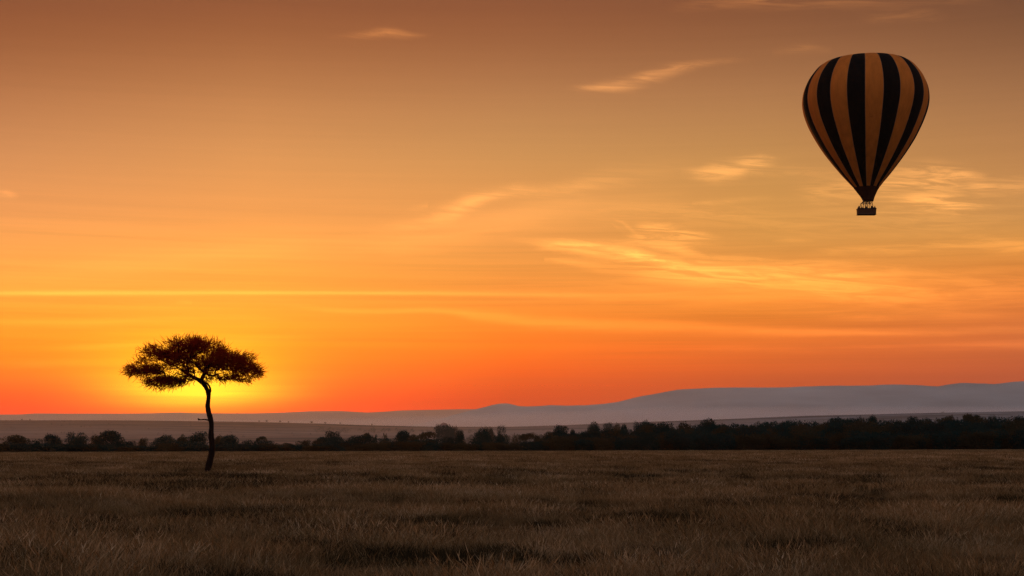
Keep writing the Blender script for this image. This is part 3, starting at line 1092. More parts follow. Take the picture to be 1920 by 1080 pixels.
G1 = 'trees and bushes along the left edge of the plain'
G2 = 'trees in the middle of the tree belt'
G3 = 'trees of the dense wood at right'
LEFT = [
    ('shrub', 3, 832, 20, 480, 'low dark bush cut by the left edge of the picture', 'shrub'),
    ('bushy', 32, 816, 44, 500, 'leftmost rounded dark bush tree on the plain edge', 'tree'),
    ('shrub', 64, 825, 30, 505, 'lower rounded bush just right of the leftmost rounded tree', 'shrub'),
    ('round', 99, 814.5, 31, 500, 'small round-headed tree between two gaps near the left edge', 'tree'),
    ('airy', 144, 810.5, 38, 505, 'open-crowned tree with sky holes under a flattish top', 'tree'),
    ('shrub', 143, 818, 40, 495, 'dark thicket under the open-crowned tree with sky holes', 'shrub'),
    ('shrub', 165, 828, 18, 490, 'small bush at the foot of the tree with sky holes', 'shrub'),
    ('bushy', 184, 817, 30, 515, 'smaller rounded tree leaning on the wide tree left of the acacia', 'tree'),
    ('round', 210, 808, 52, 505, 'widest tall tree of the belt left of the lone acacia', 'tree'),
    ('shrub', 246, 827, 26, 490, 'low bush right of the widest left-hand tree', 'shrub'),
    ('bushy', 267, 821.5, 18, 500, 'little pointed bush left of the dome-shaped tree', 'shrub'),
    ('round', 306, 816.5, 46, 500, 'broad dome-shaped tree under the left half of the acacia crown', 'tree'),
    ('bushy', 343, 816.5, 22, 515, 'narrow round tree right of the dome-shaped one', 'tree'),
    ('round', 369, 811, 38, 525, 'hazy tall tree directly left of the acacia trunk', 'tree'),
    ('shrub', 352, 828, 70, 485, 'long low thicket left of the acacia trunk', 'shrub'),
    ('bushy', 409, 817.5, 22, 520, 'first bushy tree right of the acacia trunk', 'tree'),
    ('round', 431, 816.5, 31, 505, 'cone-shaped tree right of the acacia trunk', 'tree'),
    ('shrub', 460, 826, 24, 500, 'rounded low bush between the cone-shaped tree and the flat-capped one', 'shrub'),
    ('round', 492, 826, 38, 500, 'wide dark bush below the flat-capped tree right of the acacia', 'shrub'),
    ('flat', 491, 818, 19, 502, 'small flat-capped tree right of the acacia with bare ground beyond', 'tree'),
    ('shrub', 520, 835, 28, 480, 'lowest bush of the belt, in the dip right of the flat-capped tree', 'shrub'),
    ('shrub', 548, 828, 40, 490, 'long low thicket right of the lowest dip in the belt', 'shrub'),
    ('bushy', 573, 825, 18, 495, 'small rounded tree at the end of the low thicket', 'tree'),
    ('bushy', 600, 821, 28, 500, 'bushy tree left of the tall open umbrella tree', 'tree'),
    ('airy', 625, 808.5, 26, 505, 'tall open umbrella tree with an arch of sky in its crown', 'tree'),
    ('shrub', 622, 819, 44, 490, 'thicket under the tall open umbrella tree', 'shrub'),
    ('airy', 643, 821, 10, 495, 'tiny thin tree right of the tall open umbrella tree', 'tree'),
    ('round', 676, 815.5, 52, 510, 'long dome of foliage left of the first dense dark crown', 'tree'),
    ('flat', 688, 811.5, 13, 512, 'tiny umbrella tree poking over the long dome', 'tree'),
    ('airy', 703, 814, 9, 505, 'thin leaning tree top right of the tiny umbrella tree', 'tree'),
    ('shrub', 722, 822, 30, 490, 'low bush in the gap left of the dense dark crown', 'shrub'),
    ('small', 722, 811.5, 11, 900, 'hazy little tree seen through the gap behind the belt', 'tree'),
    ('round', 753, 808.5, 36, 520, 'dense dark dome-crowned tree left of the hazy flat-topped one', 'tree'),
    ('bushy', 776, 815, 20, 515, 'shoulder-like bushy tree right of the dense dark dome', 'tree'),
    ('flat', 800, 809.5, 31, 640, 'hazy flat-topped tree with pale mist under its crown', 'tree'),
    ('shrub', 808, 823, 44, 495, 'dark thicket in front of the hazy flat-topped tree', 'shrub'),
    ('round', 834, 798, 36, 900, 'hazy tall tree below the far pale balloon', 'tree'),
    ('airy', 821, 795, 8, 880, 'tiny sprig-like tree top left of the far pale balloon', 'tree'),
    ('bushy', 849, 800, 18, 960, 'hazy narrow tree right of the one below the far balloon', 'tree'),
    ('shrub', 843, 820, 26, 500, 'low bush in front of the hazy tall tree', 'shrub'),
    ('round', 862, 807.5, 15, 540, 'narrow dark tree right of the misty gap', 'tree'),
    ('round', 901, 804.5, 38, 530, 'large dark dome tree left of the picture middle', 'tree'),
    ('bushy', 918, 801.5, 22, 820, 'hazy rounded tree behind the large dark dome', 'tree'),
    ('airy', 940, 797.5, 15, 560, 'tall thin umbrella-topped tree just left of the picture middle', 'tree'),
    ('shrub', 940, 815, 30, 510, 'dark thicket at the foot of the tall thin umbrella tree', 'shrub'),
    ('small', 967, 814.5, 15, 700, 'small hazy bush right of the tall thin umbrella tree', 'shrub'),
    ('flat', 987, 812.5, 26, 520, 'dark flat-topped tree in the middle of the belt', 'tree'),
    ('bushy', 1008, 817, 18, 515, 'low rounded tree right of the dark flat-topped one', 'tree'),
    ('round', 1051, 798.5, 27, 530, 'first tall dark tree where the dense wood begins', 'tree'),
    ('bushy', 1030, 810, 24, 540, 'bushy tree at the left foot of the first tall dark tree', 'tree'),
    ('round', 1075, 806, 15, 525, 'small round tree right of the first tall dark tree', 'tree'),
    ('round', 1095, 809, 17, 520, 'low round tree in the dip before the twin hazy crowns', 'tree'),
    ('round', 1115, 799.5, 23, 530, 'dark round tree in front of a hazy dome', 'tree'),
    ('round', 1115, 792, 27, 1000, 'hazy dome-crowned tree behind the dark round one', 'tree'),
    ('round', 1141, 793.5, 18, 960, 'hazy narrow-crowned tree right of the hazy dome', 'tree'),
    ('bushy', 1155, 796, 22, 800, 'half-hazy bushy tree where the wood thickens', 'tree'),
    ('round', 1172, 797, 18, 540, 'dark pointed tree at the left shoulder of the wood', 'tree'),
    ('round', 1205, 791, 34, 550, 'ragged dark tree with sprigs rising above the wood', 'tree'),
    ('airy', 1192, 789.5, 8, 900, 'thin hazy tree top left of the ragged dark tree', 'tree'),
    ('round', 1332, 787, 44, 560, 'largest dome crown of the dense wood', 'tree'),
    ('round', 1567, 784, 30, 560, 'broad crown high on the skyline left of the twin sprigs', 'tree'),
    ('airy', 1613, 781.5, 13, 560, 'slim upright tree top with a notch of hill to its right', 'tree'),
    ('round', 1634, 781, 24, 560, 'peaked crown right of the notch in the skyline', 'tree'),
    ('airy', 1711, 781.5, 20, 560, 'ragged flat crown with one loose sprig to its left', 'tree'),
    ('flat', 1779, 779.5, 22, 560, 'spread flat crown left of the highest tree of the wood', 'tree'),
    ('airy', 1797, 783, 11, 565, 'narrow tree top beside the highest tree of the wood', 'tree'),
    ('flat', 1822, 776.5, 34, 570, 'highest spreading tree of the wood near the right edge', 'tree'),
    ('round', 1858, 781, 14, 565, 'square-shouldered crown right of the highest tree', 'tree'),
    ('round', 1907, 782, 34, 560, 'broad crown nearest the right edge of the picture', 'tree'),
    ('flat', 1767, 772.2, 6, 4400, 'single tiny tree alone on the far right ridge', 'tree'),
]
for k, (kind, px, top, w, Y, lab, cat) in enumerate(LEFT):
    grp = G1 if px < 640 else (G2 if px < 1180 else G3)
    plant(kind, px, top, w, Y, lab, grp, i=k, cat=cat)

# skyline of the dense wood (crowns one cannot tell apart) and the rows in front of it
SKY = [(1020, 812), (1060, 802), (1085, 808), (1130, 801), (1160, 799), (1185, 796), (1215, 793), (1235, 793), (1255, 794), (1285, 793), (1307, 797), (1332, 790), (1360, 795), (1380, 795), (1400, 797), (1416, 794),
       (1437, 792.5), (1448, 792), (1467, 793), (1480, 792), (1494, 789.5), (1507, 790), (1530, 793), (1547, 791.5), (1567, 787), (1583, 787), (1600, 785), (1613, 787), (1634, 785), (1652, 789),
       (1672, 790), (1686, 789), (1712, 786), (1740, 785.5), (1758, 787), (1778, 784), (1797, 787), (1820, 782), (1840, 783), (1858, 784), (1880, 783.5), (1907, 784), (1930, 783), (1960, 782), (2000, 783)]
sk = lambda x_: float(np.interp(x_, [a for a, b in SKY], [b for a, b in SKY]))
LAB_B = 'dark bushy tree crowded into the skyline of the dense wood at right'
LAB_M = 'dark tree standing in the middle rows of the dense wood at right'
LAB_F = 'low dark bush along the front of the dense wood at right'
LAB_L = 'low dark bush among the left and middle tree belt'
rr_ = random.Random(4)
for (x_, y_) in SKY[6:]:
    plant('round' if rr_.random() < .75 else 'bushy', x_ + rr_.uniform(-2, 2), y_ + rr_.uniform(-.6, 1.6), rr_.uniform(28, 42), rr_.uniform(560, 590), LAB_B, 'crowns along the skyline of the wood')
x_ = 1035
while x_ < 2010:
    plant(rr_.choice(['round', 'round', 'bushy']), x_, sk(x_) + rr_.uniform(4, 12), rr_.uniform(36, 54), rr_.uniform(525, 550), LAB_M, 'trees in the middle rows of the wood')
    x_ += rr_.uniform(10, 18)
x_ = 1015
while x_ < 2010:
    s_ = sk(x_)
    plant(rr_.choice(['round', 'bushy', 'shrub']), x_, s_ + (843 - s_) * rr_.uniform(.38, .55), rr_.uniform(34, 52), rr_.uniform(505, 520), LAB_M, 'trees in the middle rows of the wood')
    x_ += rr_.uniform(13, 22)
x_ = 640
while x_ < 2010:
    s_ = sk(x_) if x_ > 1020 else 815
    plant('shrub', x_, s_ + (843 - s_) * rr_.uniform(.34, .62), rr_.uniform(34, 60), rr_.uniform(478, 492), LAB_F if x_ > 1020 else 'low dark bush at the foot of the middle part of the tree belt', 'low bushes in front of the wood' if x_ > 1020 else 'low bushes under the middle of the belt', cat='shrub')
    x_ += rr_.uniform(14, 24)
x_ = 4
while x_ < 640:
    plant('shrub', x_, rr_.uniform(830, 838), rr_.uniform(28, 52), rr_.uniform(474, 484), 'low dark bush in the strip at the foot of the left-hand trees', 'low bushes along the left belt', cat='shrub')
    x_ += rr_.uniform(14, 24)

# hazy scattered trees on the far slope: a few on the ridge one can point at, then the woods
for k, (px, h_, w_) in enumerate([(500, 3.2, 4), (525, 3, 4), (541, 2.2, 3), (584, 3.2, 6), (610, 2.2, 5), (638, 2.2, 3), (697, 2, 3), (41, 2, 3), (56, 1.6, 3), (486, 2, 3)]):
    ty = float(np.interp(px, [a for a, b in RIDGE], [b for a, b in RIDGE]))
    plant('small', px, ty - h_, w_, 4450, 'tiny tree dotted along the far ridge under the glow', 'tiny trees on the far ridge')
rr_ = random.Random(9)
WV, WF, wc = [], [], 0


def far_clump(px, top, w, Y, n_):
    global wc
    x = (px - 960) / F * Y
    zb = float(ground_z(x, Y)) - .5
    h = CAM_Z + (HZ - top) / F * Y - zb
    w = w / F * Y
    for i in range(n_):
        a = rr_.uniform(0, 6.28); q = rr_.random() ** .5
        z = rr_.uniform(.05, 1) ** .8
        s_ = math.sqrt(max(0, 1 - z * z)) * .9 + .1
        P = np.array([x + math.cos(a) * q * s_ * w / 2, Y + math.sin(a) * q * s_ * w / 2, zb + z * h])
        l = rr_.uniform(.5, 1.1) * min(h, w) * .14
        A = np.array([rr_.gauss(0, 1) for _ in range(3)]); A /= np.linalg.norm(A)
        B = np.cross(A, [rr_.gauss(0, 1) for _ in range(3)]); B /= np.linalg.norm(B)
        WV.extend([P - A * l, P + B * l, P + A * l, P - B * l]); WF.append((wc, wc + 1, wc + 2, wc + 3)); wc += 4


for k in range(70):
    px = rr_.uniform(860, 1290)
    Yd = rr_.uniform(1300, 2300)
    gx = (px - 960) / F * Yd
    gz = float(ground_z(gx, Yd))
    row = HZ - (gz - CAM_Z) / Yd * F
    far_clump(px, row - rr_.uniform(5, 9) / Yd * F, rr_.uniform(9, 16) / Yd * F, Yd, 150)
for k in range(90):   # dark band of bushes across the lower slope, left of the middle
    px = rr_.uniform(590, 900)
    Yd = rr_.uniform(3000, 3500)
    gx = (px - 960) / F * Yd
    row = HZ - (float(ground_z(gx, Yd)) - CAM_Z) / Yd * F
    far_clump(px, row - rr_.uniform(3, 7) / Yd * F, rr_.uniform(7, 18) / Yd * F, Yd, 40)
for k in range(220):
    px = rr_.uniform(-60, 1980)
    Yd = rr_.uniform(2200, 4300)
    gx = (px - 960) / F * Yd
    row = HZ - (float(ground_z(gx, Yd)) - CAM_Z) / Yd * F
    far_clump(px, row - rr_.uniform(2, 4) / Yd * F, rr_.uniform(3, 10) / Yd * F, Yd, 26)
wd = new_obj('far_woods', np_mesh('far_woods', np.array(WV), np.array(WF), MAT['leaf_b']))
tag(wd, 'hazy far-off woods and scrub on the rising slope', 'woods', kind='stuff')


# --------------------------------------------------------------------------
# hot air balloon
# --------------------------------------------------------------------------
def fabric(name, c1, c2, tr_c, tfac, bump=.8):
    m = Mat(name)
    tcn = m.n('ShaderNodeTexCoord')
    mp = m.n('ShaderNodeMapping'); m.l(tcn.outputs['Object'], mp.inputs[0]); mp.inputs['Scale'].default_value = (.9, .9, .22)
    f = m.noise(mp.outputs[0], 1.0, 6, .6)
    c = m.ramp(f, [(.3, c1), (.7, c2)])
    b = m.n('ShaderNodeBump'); b.inputs['Strength'].default_value = bump; b.inputs['Distance'].default_value = .3
    mpf = m.n('ShaderNodeMapping'); m.l(tcn.outputs['Object'], mpf.inputs[0]); mpf.inputs['Scale'].default_value = (1.0, 1.0, .16)
    m.l(m.noise(mpf.outputs[0], 1.5, 4, .6), b.inputs['Height'])
    df = m.n('ShaderNodeBsdfPrincipled'); m.l(c, df.inputs['Base Color']); df.inputs['Roughness'].default_value = .9
    df.inputs['Specular IOR Level'].default_value = .08
    m.l(b.outputs[0], df.inputs['Normal'])
    tr = m.n('ShaderNodeBsdfTranslucent'); tr.inputs[0].default_value = (*tr_c, 1)
    mx = m.n('ShaderNodeMixShader'); mx.inputs[0].default_value = tfac
    m.l(df.outputs[0], mx.inputs[1]); m.l(tr.outputs[0], mx.inputs[2])
    m.l(mx.outputs[0], m.out.inputs[0])
    return m.m


MAT['tan'] = fabric('ochre_fabric', (.56, .165, .027), (.74, .215, .034), (.5, .2, .05), .06)
MAT['black'] = fabric('black_fabric', (.005, .004, .0035), (.009, .007, .006), (.02, .01, .01), .03)
MAT['skirt'] = fabric('skirt_fabric', (.045, .016, .010), (.065, .024, .014), (.1, .03, .01), .05)
MAT['tape'] = principled('load_tape', [(.3, (.30, .17, .09)), (.7, (.38, .23, .13))], 3, .7, .2)
MAT['wicker'] = principled('wicker', [(.35, (.05, .020, .012)), (.65, (.11, .05, .028))], 14, .85, .15, .8, bscale=30)
MAT['leather'] = principled('rim_leather', [(.3, (.03, .012, .01)), (.7, (.05, .02, .015))], 8, .6, .3)
MAT['steel'] = principled('burner_steel', [(.3, (.10, .09, .085)), (.7, (.18, .16, .15))], 6, .45, .5)
MAT['cloth'] = principled('dark_clothes', [(.3, (.02, .018, .02)), (.7, (.06, .05, .05))], 3, .9, .1)
MAT['skin'] = principled('skin', [(.3, (.12, .06, .04)), (.7, (.2, .11, .08))], 5, .6, .3)

BY = 285.0
S = BY / F            # metres per photo pixel at the balloon
C_ = 3.176
# envelope profile: (row in the enlarged crop, half width, sideways drift)
PROF = [(87, 4, -6), (88.5, 60, -5), (92, 112, -3), (100, 182, -2), (112, 238, -2), (137, 279, -1), (173, 311, 0), (220, 342, 0), (276, 364.5, 0), (331, 374, 0), (378, 372, 0), (425, 361.5, 0),
        (484, 340, 0), (534, 316, 1), (584, 289, 2), (635, 257, 2), (685, 222, 3), (736, 183, 4), (787, 142, 5), (828, 106, 6), (864.5, 74, 8)]
SKIRT = [(864, 74, 8), (880, 63, 9), (895, 54, 11), (912, 44, 14), (928, 36, 16), (944, 30, 18)]


def prof_pt(r_, cx=452.0):
    row, hw, dr = r_
    return (hw / C_ * S, ((cx + dr) / C_ + 1480), 80 + row / C_)


def crop_to_world(xc, yc):
    return at(1480 + xc / C_, 80 + yc / C_, BY)


bl_o = crop_to_world(459, 1026)      # base: underside of the basket
balloon = empty('hot_air_balloon', bl_o)
tag(balloon, 'large hot air balloon with black and ochre vertical stripes in flight', 'hot air balloon')


def loc(xc, yc, depth=0.0):
    w = crop_to_world(xc, yc) - bl_o
    return Vector((w.x, depth, w.z))


def sm(P, sub):
    return [tuple(p) for p in smooth_path(P, sub)]


def env_c(row, hw, dr):
    return loc(452 + dr, row)


NG = 22
PROF = [(r_ + max(0.0, 300 - r_) / 213 * 11, h_, d_) for r_, h_, d_ in PROF]
prof = sm(PROF, 3)
A0 = math.atan2(-BY, -((459 / C_ + 1480) - 960) / F * BY)      # direction to the camera
k_t = 7
for gi in range(NG):
    a0 = 2 * math.pi * gi / NG
    a1 = 2 * math.pi * (gi + 1) / NG
    V, Fc = [], []
    for (row, hw, dr) in prof:
        c0 = env_c(row, hw, dr)
        R = hw / C_ * S * .972
        for k in range(k_t):
            t = k / (k_t - 1)
            a = A0 + a0 + (a1 - a0) * t
            bul = 1 + .016 * (1 - (2 * t - 1) ** 2)
            # load tapes pull the cloth into shallow folds near the mouth
            V.append((c0.x + math.cos(a) * R * bul, math.sin(a) * R * bul, c0.z))
    nr = len(prof)
    for j in range(nr - 1):
        for k in range(k_t - 1):
            Fc.append((j * k_t + k, (j + 1) * k_t + k, (j + 1) * k_t + k + 1, j * k_t + k + 1))
    mb = MB(); mb.add(V, Fc)
    go = mb.build('gore', MAT['tan'] if gi % 2 == 0 else MAT['black'], balloon, True)
    tp = MB()
    pts = []
    for (row, hw, dr) in prof[2:]:
        c0 = env_c(row, hw, dr)
        R = hw / C_ * S * .972 + .006
        a = A0 + a0
        pts.append((c0.x + math.cos(a) * R, math.sin(a) * R, c0.z))
    tp.tube(pts, [.028] * len(pts), 4)
    tp.build('load_tape', MAT['tape'], balloon)
# crown ring and its line
cr_ = MB()
c0 = env_c(98, 4, -6)
cr_.tube([(c0.x + .55 * math.cos(a), .55 * math.sin(a), c0.z + .02) for a in np.linspace(0, 2 * math.pi, 17)], [.05] * 17, 6)
cr_.build('crown_ring', MAT['steel'], balloon)
# skirt
sk_p = sm(SKIRT, 3)
V, Fc = [], []
NS = 44
for (row, hw, dr) in sk_p:
    c0 = loc(452 + dr, row)
    for k in range(NS):
        a = 2 * math.pi * k / NS
        R = hw / C_ * S * (1 + .02 * math.cos(a * 22) )
        V.append((c0.x + math.cos(a) * R, math.sin(a) * R, c0.z))
for j in range(len(sk_p) - 1):
    for k in range(NS):
        Fc.append((j * NS + k, (j + 1) * NS + k, (j + 1) * NS + (k + 1) % NS, j * NS + (k + 1) % NS))
mb = MB(); mb.add(V, Fc)
mb.build('skirt', MAT['skirt'], balloon, True)

# basket
bw, bd, bh = 1.76, .78, 1.12
bx0 = loc(459, 1026).x


def rounded_ring(w, dp, r, z, seg=5):
    P = []
    for (cx, cy, a0) in ((w - r, dp - r, 0), (-w + r, dp - r, 90), (-w + r, -dp + r, 180), (w - r, -dp + r, 270)):
        for k in range(seg + 1):
            a = math.radians(a0 + 90 * k / seg)
            P.append((cx + r * math.cos(a), cy + r * math.sin(a), z))
    return P


bk = MB()
rings = [rounded_ring(bw * .965, bd * .95, .16, 0), rounded_ring(bw * .975, bd * .96, .17, .3), rounded_ring(bw * .985, bd * .98, .17, .7), rounded_ring(bw, bd, .18, bh),
         rounded_ring(bw - .06, bd - .06, .15, bh), rounded_ring(bw - .10, bd - .10, .15, .06)]
nR = len(rings[0])
V = [p for r in rings for p in r]
Fc = [(j * nR + k, j * nR + (k + 1) % nR, (j + 1) * nR + (k + 1) % nR, (j + 1) * nR + k) for j in range(len(rings) - 1) for k in range(nR)]
Fc.append(tuple(range(nR - 1, -1, -1)))
Fc.append(tuple(5 * nR + k for k in range(nR)))
bk.add(V, Fc)
basket = bk.build('basket', MAT['wicker'], balloon)
rim = MB()
rp = rounded_ring(bw, bd, .18, bh + .03)
rp.append(rp[0])
rim.tube(rp, [.065] * len(rp), 8, cap=False)
rim.build('rim', MAT['leather'], basket, True)
skid = MB()
for z in (.05,):
    sp_ = rounded_ring(bw * .985, bd * .97, .16, z); sp_.append(sp_[0])
    skid.tube(sp_, [.05] * len(sp_), 6, cap=False)
skid.build('base_trim', MAT['leather'], basket, True)
MAT['pale'] = principled('pale_rope', [(.3, (.3, .24, .18)), (.7, (.42, .34, .26))], 5, .8, .2)
band = MB()
for x in np.linspace(-bw * .85, bw * .85, 13):
    band.box((x, -bd * .965 - .012, .20), (.085, .008, .012))
band.build('rope_stitching', MAT['pale'], basket)
dv = MB()
for x in (-.6, 0.6):
    dv.box((x, 0, bh * .5), (.03, bd * .9, bh * .46))
dv.build('divider', MAT['wicker'], basket)

# burner frame on uprights
fz = 2.28
fw, fd = .95, .55
for sx_ in (-1, -.35, .35, 1):
    for sy_ in (-1, 1):
        u = MB()
        u.tube([(sx_ * bw * .62, sy_ * bd * .9, bh - .02), (sx_ * bw * .60, sy_ * bd * .86, bh + .5), (sx_ * fw, sy_ * fd, fz)], [.062] * 3, 6)
        u.build('upright', MAT['leather'], balloon, True)
fr = MB()
fp_ = [(-fw, -fd, fz), (fw, -fd, fz), (fw, fd, fz), (-fw, fd, fz), (-fw, -fd, fz)]
fr.tube(fp_, [.04] * 5, 6)
fr.tube([(-fw * .33, -fd, fz), (-fw * .33, fd, fz)], [.03] * 2, 6)
fr.tube([(fw * .33, -fd, fz), (fw * .33, fd, fz)], [.03] * 2, 6)
frame = fr.build('burner_frame', MAT['steel'], balloon)
for sx_ in (-.6, 0, .6):
    b = MB()
    c = (sx_ * fw, 0, fz)
    b.tube([(c[0], 0, fz - .32), (c[0], 0, fz - .05)], [.09, .11], 10)
    for k in range(4):
        zz = fz + .02 + k * .09
        ring = [(c[0] + .15 * math.cos(a), .15 * math.sin(a), zz) for a in np.linspace(0, 6.283, 13)]
        b.tube(ring, [.018] * 13, 5)
    b.tube([(c[0], 0, fz + .36), (c[0], 0, fz + .5)], [.17, .17], 10, cap=False)
    b.build('burner', MAT['steel'], frame)
# cables from frame to the mouth
zt = loc(0, 944).z
mouth_x = loc(470, 944).x
for k in range(12):
    a = 2 * math.pi * k / 12
    cb = MB()
    p0 = (fw * (1 if math.cos(a) > 0 else -1), fd * (1 if math.sin(a) > 0 else -1), fz)
    p1 = (mouth_x + math.cos(a) * 30 / C_ * S, math.sin(a) * 30 / C_ * S, zt)
    cb.tube([p0, p1], [.022, .022], 4)
    cb.build('cable', MAT['leather'], balloon)
# gas cylinders
for x in (-.25, .25):
    gc = MB()
    gc.tube([(x, .1, .1), (x, .1, .9), (x, .1, 1.0)], [.16, .16, .06], 10)
    gc.build('gas_cylinder', MAT['steel'], basket, True)

# people in the basket: each one continuous skinned figure, standing, seen from the chest up
def person_mesh(name, arm):
    me = bpy.data.meshes.new(name)
    J = {'pel': (0, 0, .92, .15), 'waist': (0, 0, 1.08, .135), 'chest': (0, 0, 1.30, .16), 'neck': (0, 0, 1.47, .06), 'head': (0, -.01, 1.58, .092), 'crown': (0, 0, 1.68, .085),
         'sl': (-.17, 0, 1.40, .065), 'sr': (.17, 0, 1.40, .065)}
    if arm == 0:
        J.update({'el': (-.24, -.08, 1.16, .045), 'hl': (-.16, -.28, 1.12, .035), 'er': (.24, -.08, 1.16, .045), 'hr': (.16, -.28, 1.12, .035)})
    else:
        J.update({'el': (-.26, -.06, 1.18, .045), 'hl': (-.12, -.26, 1.14, .035), 'er': (.30, -.10, 1.62, .045), 'hr': (.18, -.16, 1.86, .035)})
    J.update({'hpl': (-.09, 0, .86, .10), 'kl': (-.10, -.02, .48, .065), 'fl': (-.10, 0, .09, .045), 'tl': (-.10, -.14, .05, .04),
              'hpr': (.09, 0, .86, .10), 'kr': (.10, -.02, .48, .065), 'frt': (.10, 0, .09, .045), 'tr': (.10, -.14, .05, .04)})
    names = list(J)
    E = [('pel', 'waist'), ('waist', 'chest'), ('chest', 'neck'), ('neck', 'head'), ('head', 'crown'), ('chest', 'sl'), ('sl', 'el'), ('el', 'hl'), ('chest', 'sr'), ('sr', 'er'), ('er', 'hr'),
         ('pel', 'hpl'), ('hpl', 'kl'), ('kl', 'fl'), ('fl', 'tl'), ('pel', 'hpr'), ('hpr', 'kr'), ('kr', 'frt'), ('frt', 'tr')]
    me.from_pydata([J[n_][:3] for n_ in names], [(names.index(a), names.index(b)) for a, b in E], [])
    o = bpy.data.objects.new(name, me)
    col.objects.link(o)
    md = o.modifiers.new('skin', 'SKIN')
    for i, n_ in enumerate(names):
        sv = me.skin_vertices[0].data[i]
        sv.radius = (J[n_][3], J[n_][3] * (.8 if n_ in ('pel', 'waist', 'chest') else 1))
        sv.use_root = (i == 0)
    o.modifiers.new('sub', 'SUBSURF').levels = 1
    dg = bpy.context.evaluated_depsgraph_get()
    out = bpy.data.meshes.new_from_object(o.evaluated_get(dg))
    bpy.data.objects.remove(o)
    out.materials.clear()
    out.materials.append(MAT['cloth'])
    out.materials.append(MAT['skin'])
    for p_ in out.polygons:
        p_.use_smooth = True
        if p_.center.z > 1.49: p_.material_index = 1
    return out


PM = [person_mesh('standing_person', 0), person_mesh('reaching_person', 1)]
hairm = MB()
for j in range(5):
    pass
hs = []
V, Fc = [], []
for j in range(5):
    th = math.radians(8 + 82 * j / 4)
    for k in range(10):
        a = 2 * math.pi * k / 10
        V.append((.105 * math.sin(th) * math.cos(a), .012 + .11 * math.sin(th) * math.sin(a), 1.60 + .135 * math.cos(th)))
for j in range(4):
    for k in range(10):
        Fc.append((j * 10 + k, (j + 1) * 10 + k, (j + 1) * 10 + (k + 1) % 10, j * 10 + (k + 1) % 10))
Fc.append(tuple(range(10)))
hairm.add(V, Fc)
MAT['hair'] = principled('hair', [(.3, (.015, .01, .008)), (.7, (.03, .02, .015))], 8, .7, .2)
HM = hairm.mesh('hair', MAT['hair'], True)
pl = [(-1.52, -.35, 0, 'person at the far left end of the balloon basket looking out'), (-1.30, .30, .6, 'person standing second from the left end of the balloon basket'),
      (-.95, -.4, .2, 'person left of the burners leaning on the basket rim'), (-.12, -.35, 1, 'pilot-like person in the middle of the basket reaching up to the burner'),
      (.92, -.4, -.3, 'person right of the burners facing out of the basket'), (1.25, .3, 2.8, 'person second from the right end of the balloon basket facing away'),
      (1.52, -.3, .3, 'person at the far right end of the balloon basket')]
for i, (x, y, rz, lab) in enumerate(pl):
    p_ = new_obj('person', PM[1 if i == 3 else 0])
    p_.location = bl_o + Vector((x, y, .14))
    p_.rotation_euler = (0, 0, rz if i != 3 else 0)
    p_.scale = (1, 1, [0.98, 1.0, .94, 1.02, .96, 1.03, .97][i] * .92)
    tag(p_, lab, 'person', 'people riding in the balloon basket')
    new_obj('hair', HM, p_)

# far balloon, low in the haze behind the belt
b2p = at(832.5, 806.5, 4200)
fb = empty('hot_air_balloon', b2p)
tag(fb, 'tiny far pale round balloon hanging in haze above a misty tree', 'hot air balloon')
S2 = 4200 / F
MAT['pale_fab'] = fabric('pale_balloon_fabric', (.14, .10, .10), (.19, .14, .13), (.3, .2, .2), .1)
for gi in range(12):
    V, Fc = [], []
    for j, (z, R) in enumerate([(13.8, .3), (13.4, 3), (12.4, 5), (10.6, 6.8), (8.6, 7.5), (6.6, 7.1), (4.6, 5.6), (2.8, 3.6), (1.4, 1.6), (.9, .9)]):
        for k in range(4):
            a = 2 * math.pi * (gi + k / 3) / 12
            bl_ = 1 + .02 * (1 - (2 * k / 3 - 1) ** 2)
            V.append((math.cos(a) * R * bl_ * S2, math.sin(a) * R * bl_ * S2, z * S2))
    for j in range(9):
        for k in range(3):
            Fc.append((j * 4 + k, (j + 1) * 4 + k, (j + 1) * 4 + k + 1, j * 4 + k + 1))
    mb = MB(); mb.add(V, Fc); mb.build('gore', MAT['pale_fab'], fb, True)
mb = MB(); mb.box((0, 0, -1.2 * S2 * .3), (1.6, 1.0, .7)); bk2 = mb.build('basket', MAT['wicker'], fb)
for sx_ in (-1, 1):
    mb = MB(); mb.tube([(sx_ * 1.5, 0, .1), (sx_ * 1.0, 0, .95 * S2)], [.08, .08], 4); mb.build('cable', MAT['leather'], fb)

# --------------------------------------------------------------------------
# grass
# --------------------------------------------------------------------------
def grass_mat(name, stops, tr):
    m = Mat(name)
    geo = m.n('ShaderNodeNewGeometry')
    oi = m.n('ShaderNodeObjectInfo')
    big = m.noise(geo.outputs['Position'], .16, 4, .6)
    f = m.n('ShaderNodeMath', operation='MULTIPLY_ADD'); m.l(oi.outputs['Random'], f.inputs[0]); f.inputs[1].default_value = .62
    s_ = m.n('ShaderNodeMath', operation='SUBTRACT'); m.l(big, s_.inputs[0]); s_.inputs[1].default_value = .28
    m.l(s_.outputs[0], f.inputs[2])
    c = m.ramp(f.outputs[0], stops)
    df = m.n('ShaderNodeBsdfDiffuse'); m.l(c, df.inputs[0])
    t_ = m.n('ShaderNodeBsdfTranslucent'); m.l(m.mix(1.0, c, tr, 'MULTIPLY'), t_.inputs[0])
    mx = m.n('ShaderNodeMixShader'); mx.inputs[0].default_value = .35
    m.l(df.outputs[0], mx.inputs[1]); m.l(t_.outputs[0], mx.inputs[2]); m.l(mx.outputs[0], m.out.inputs[0])
    return m.m


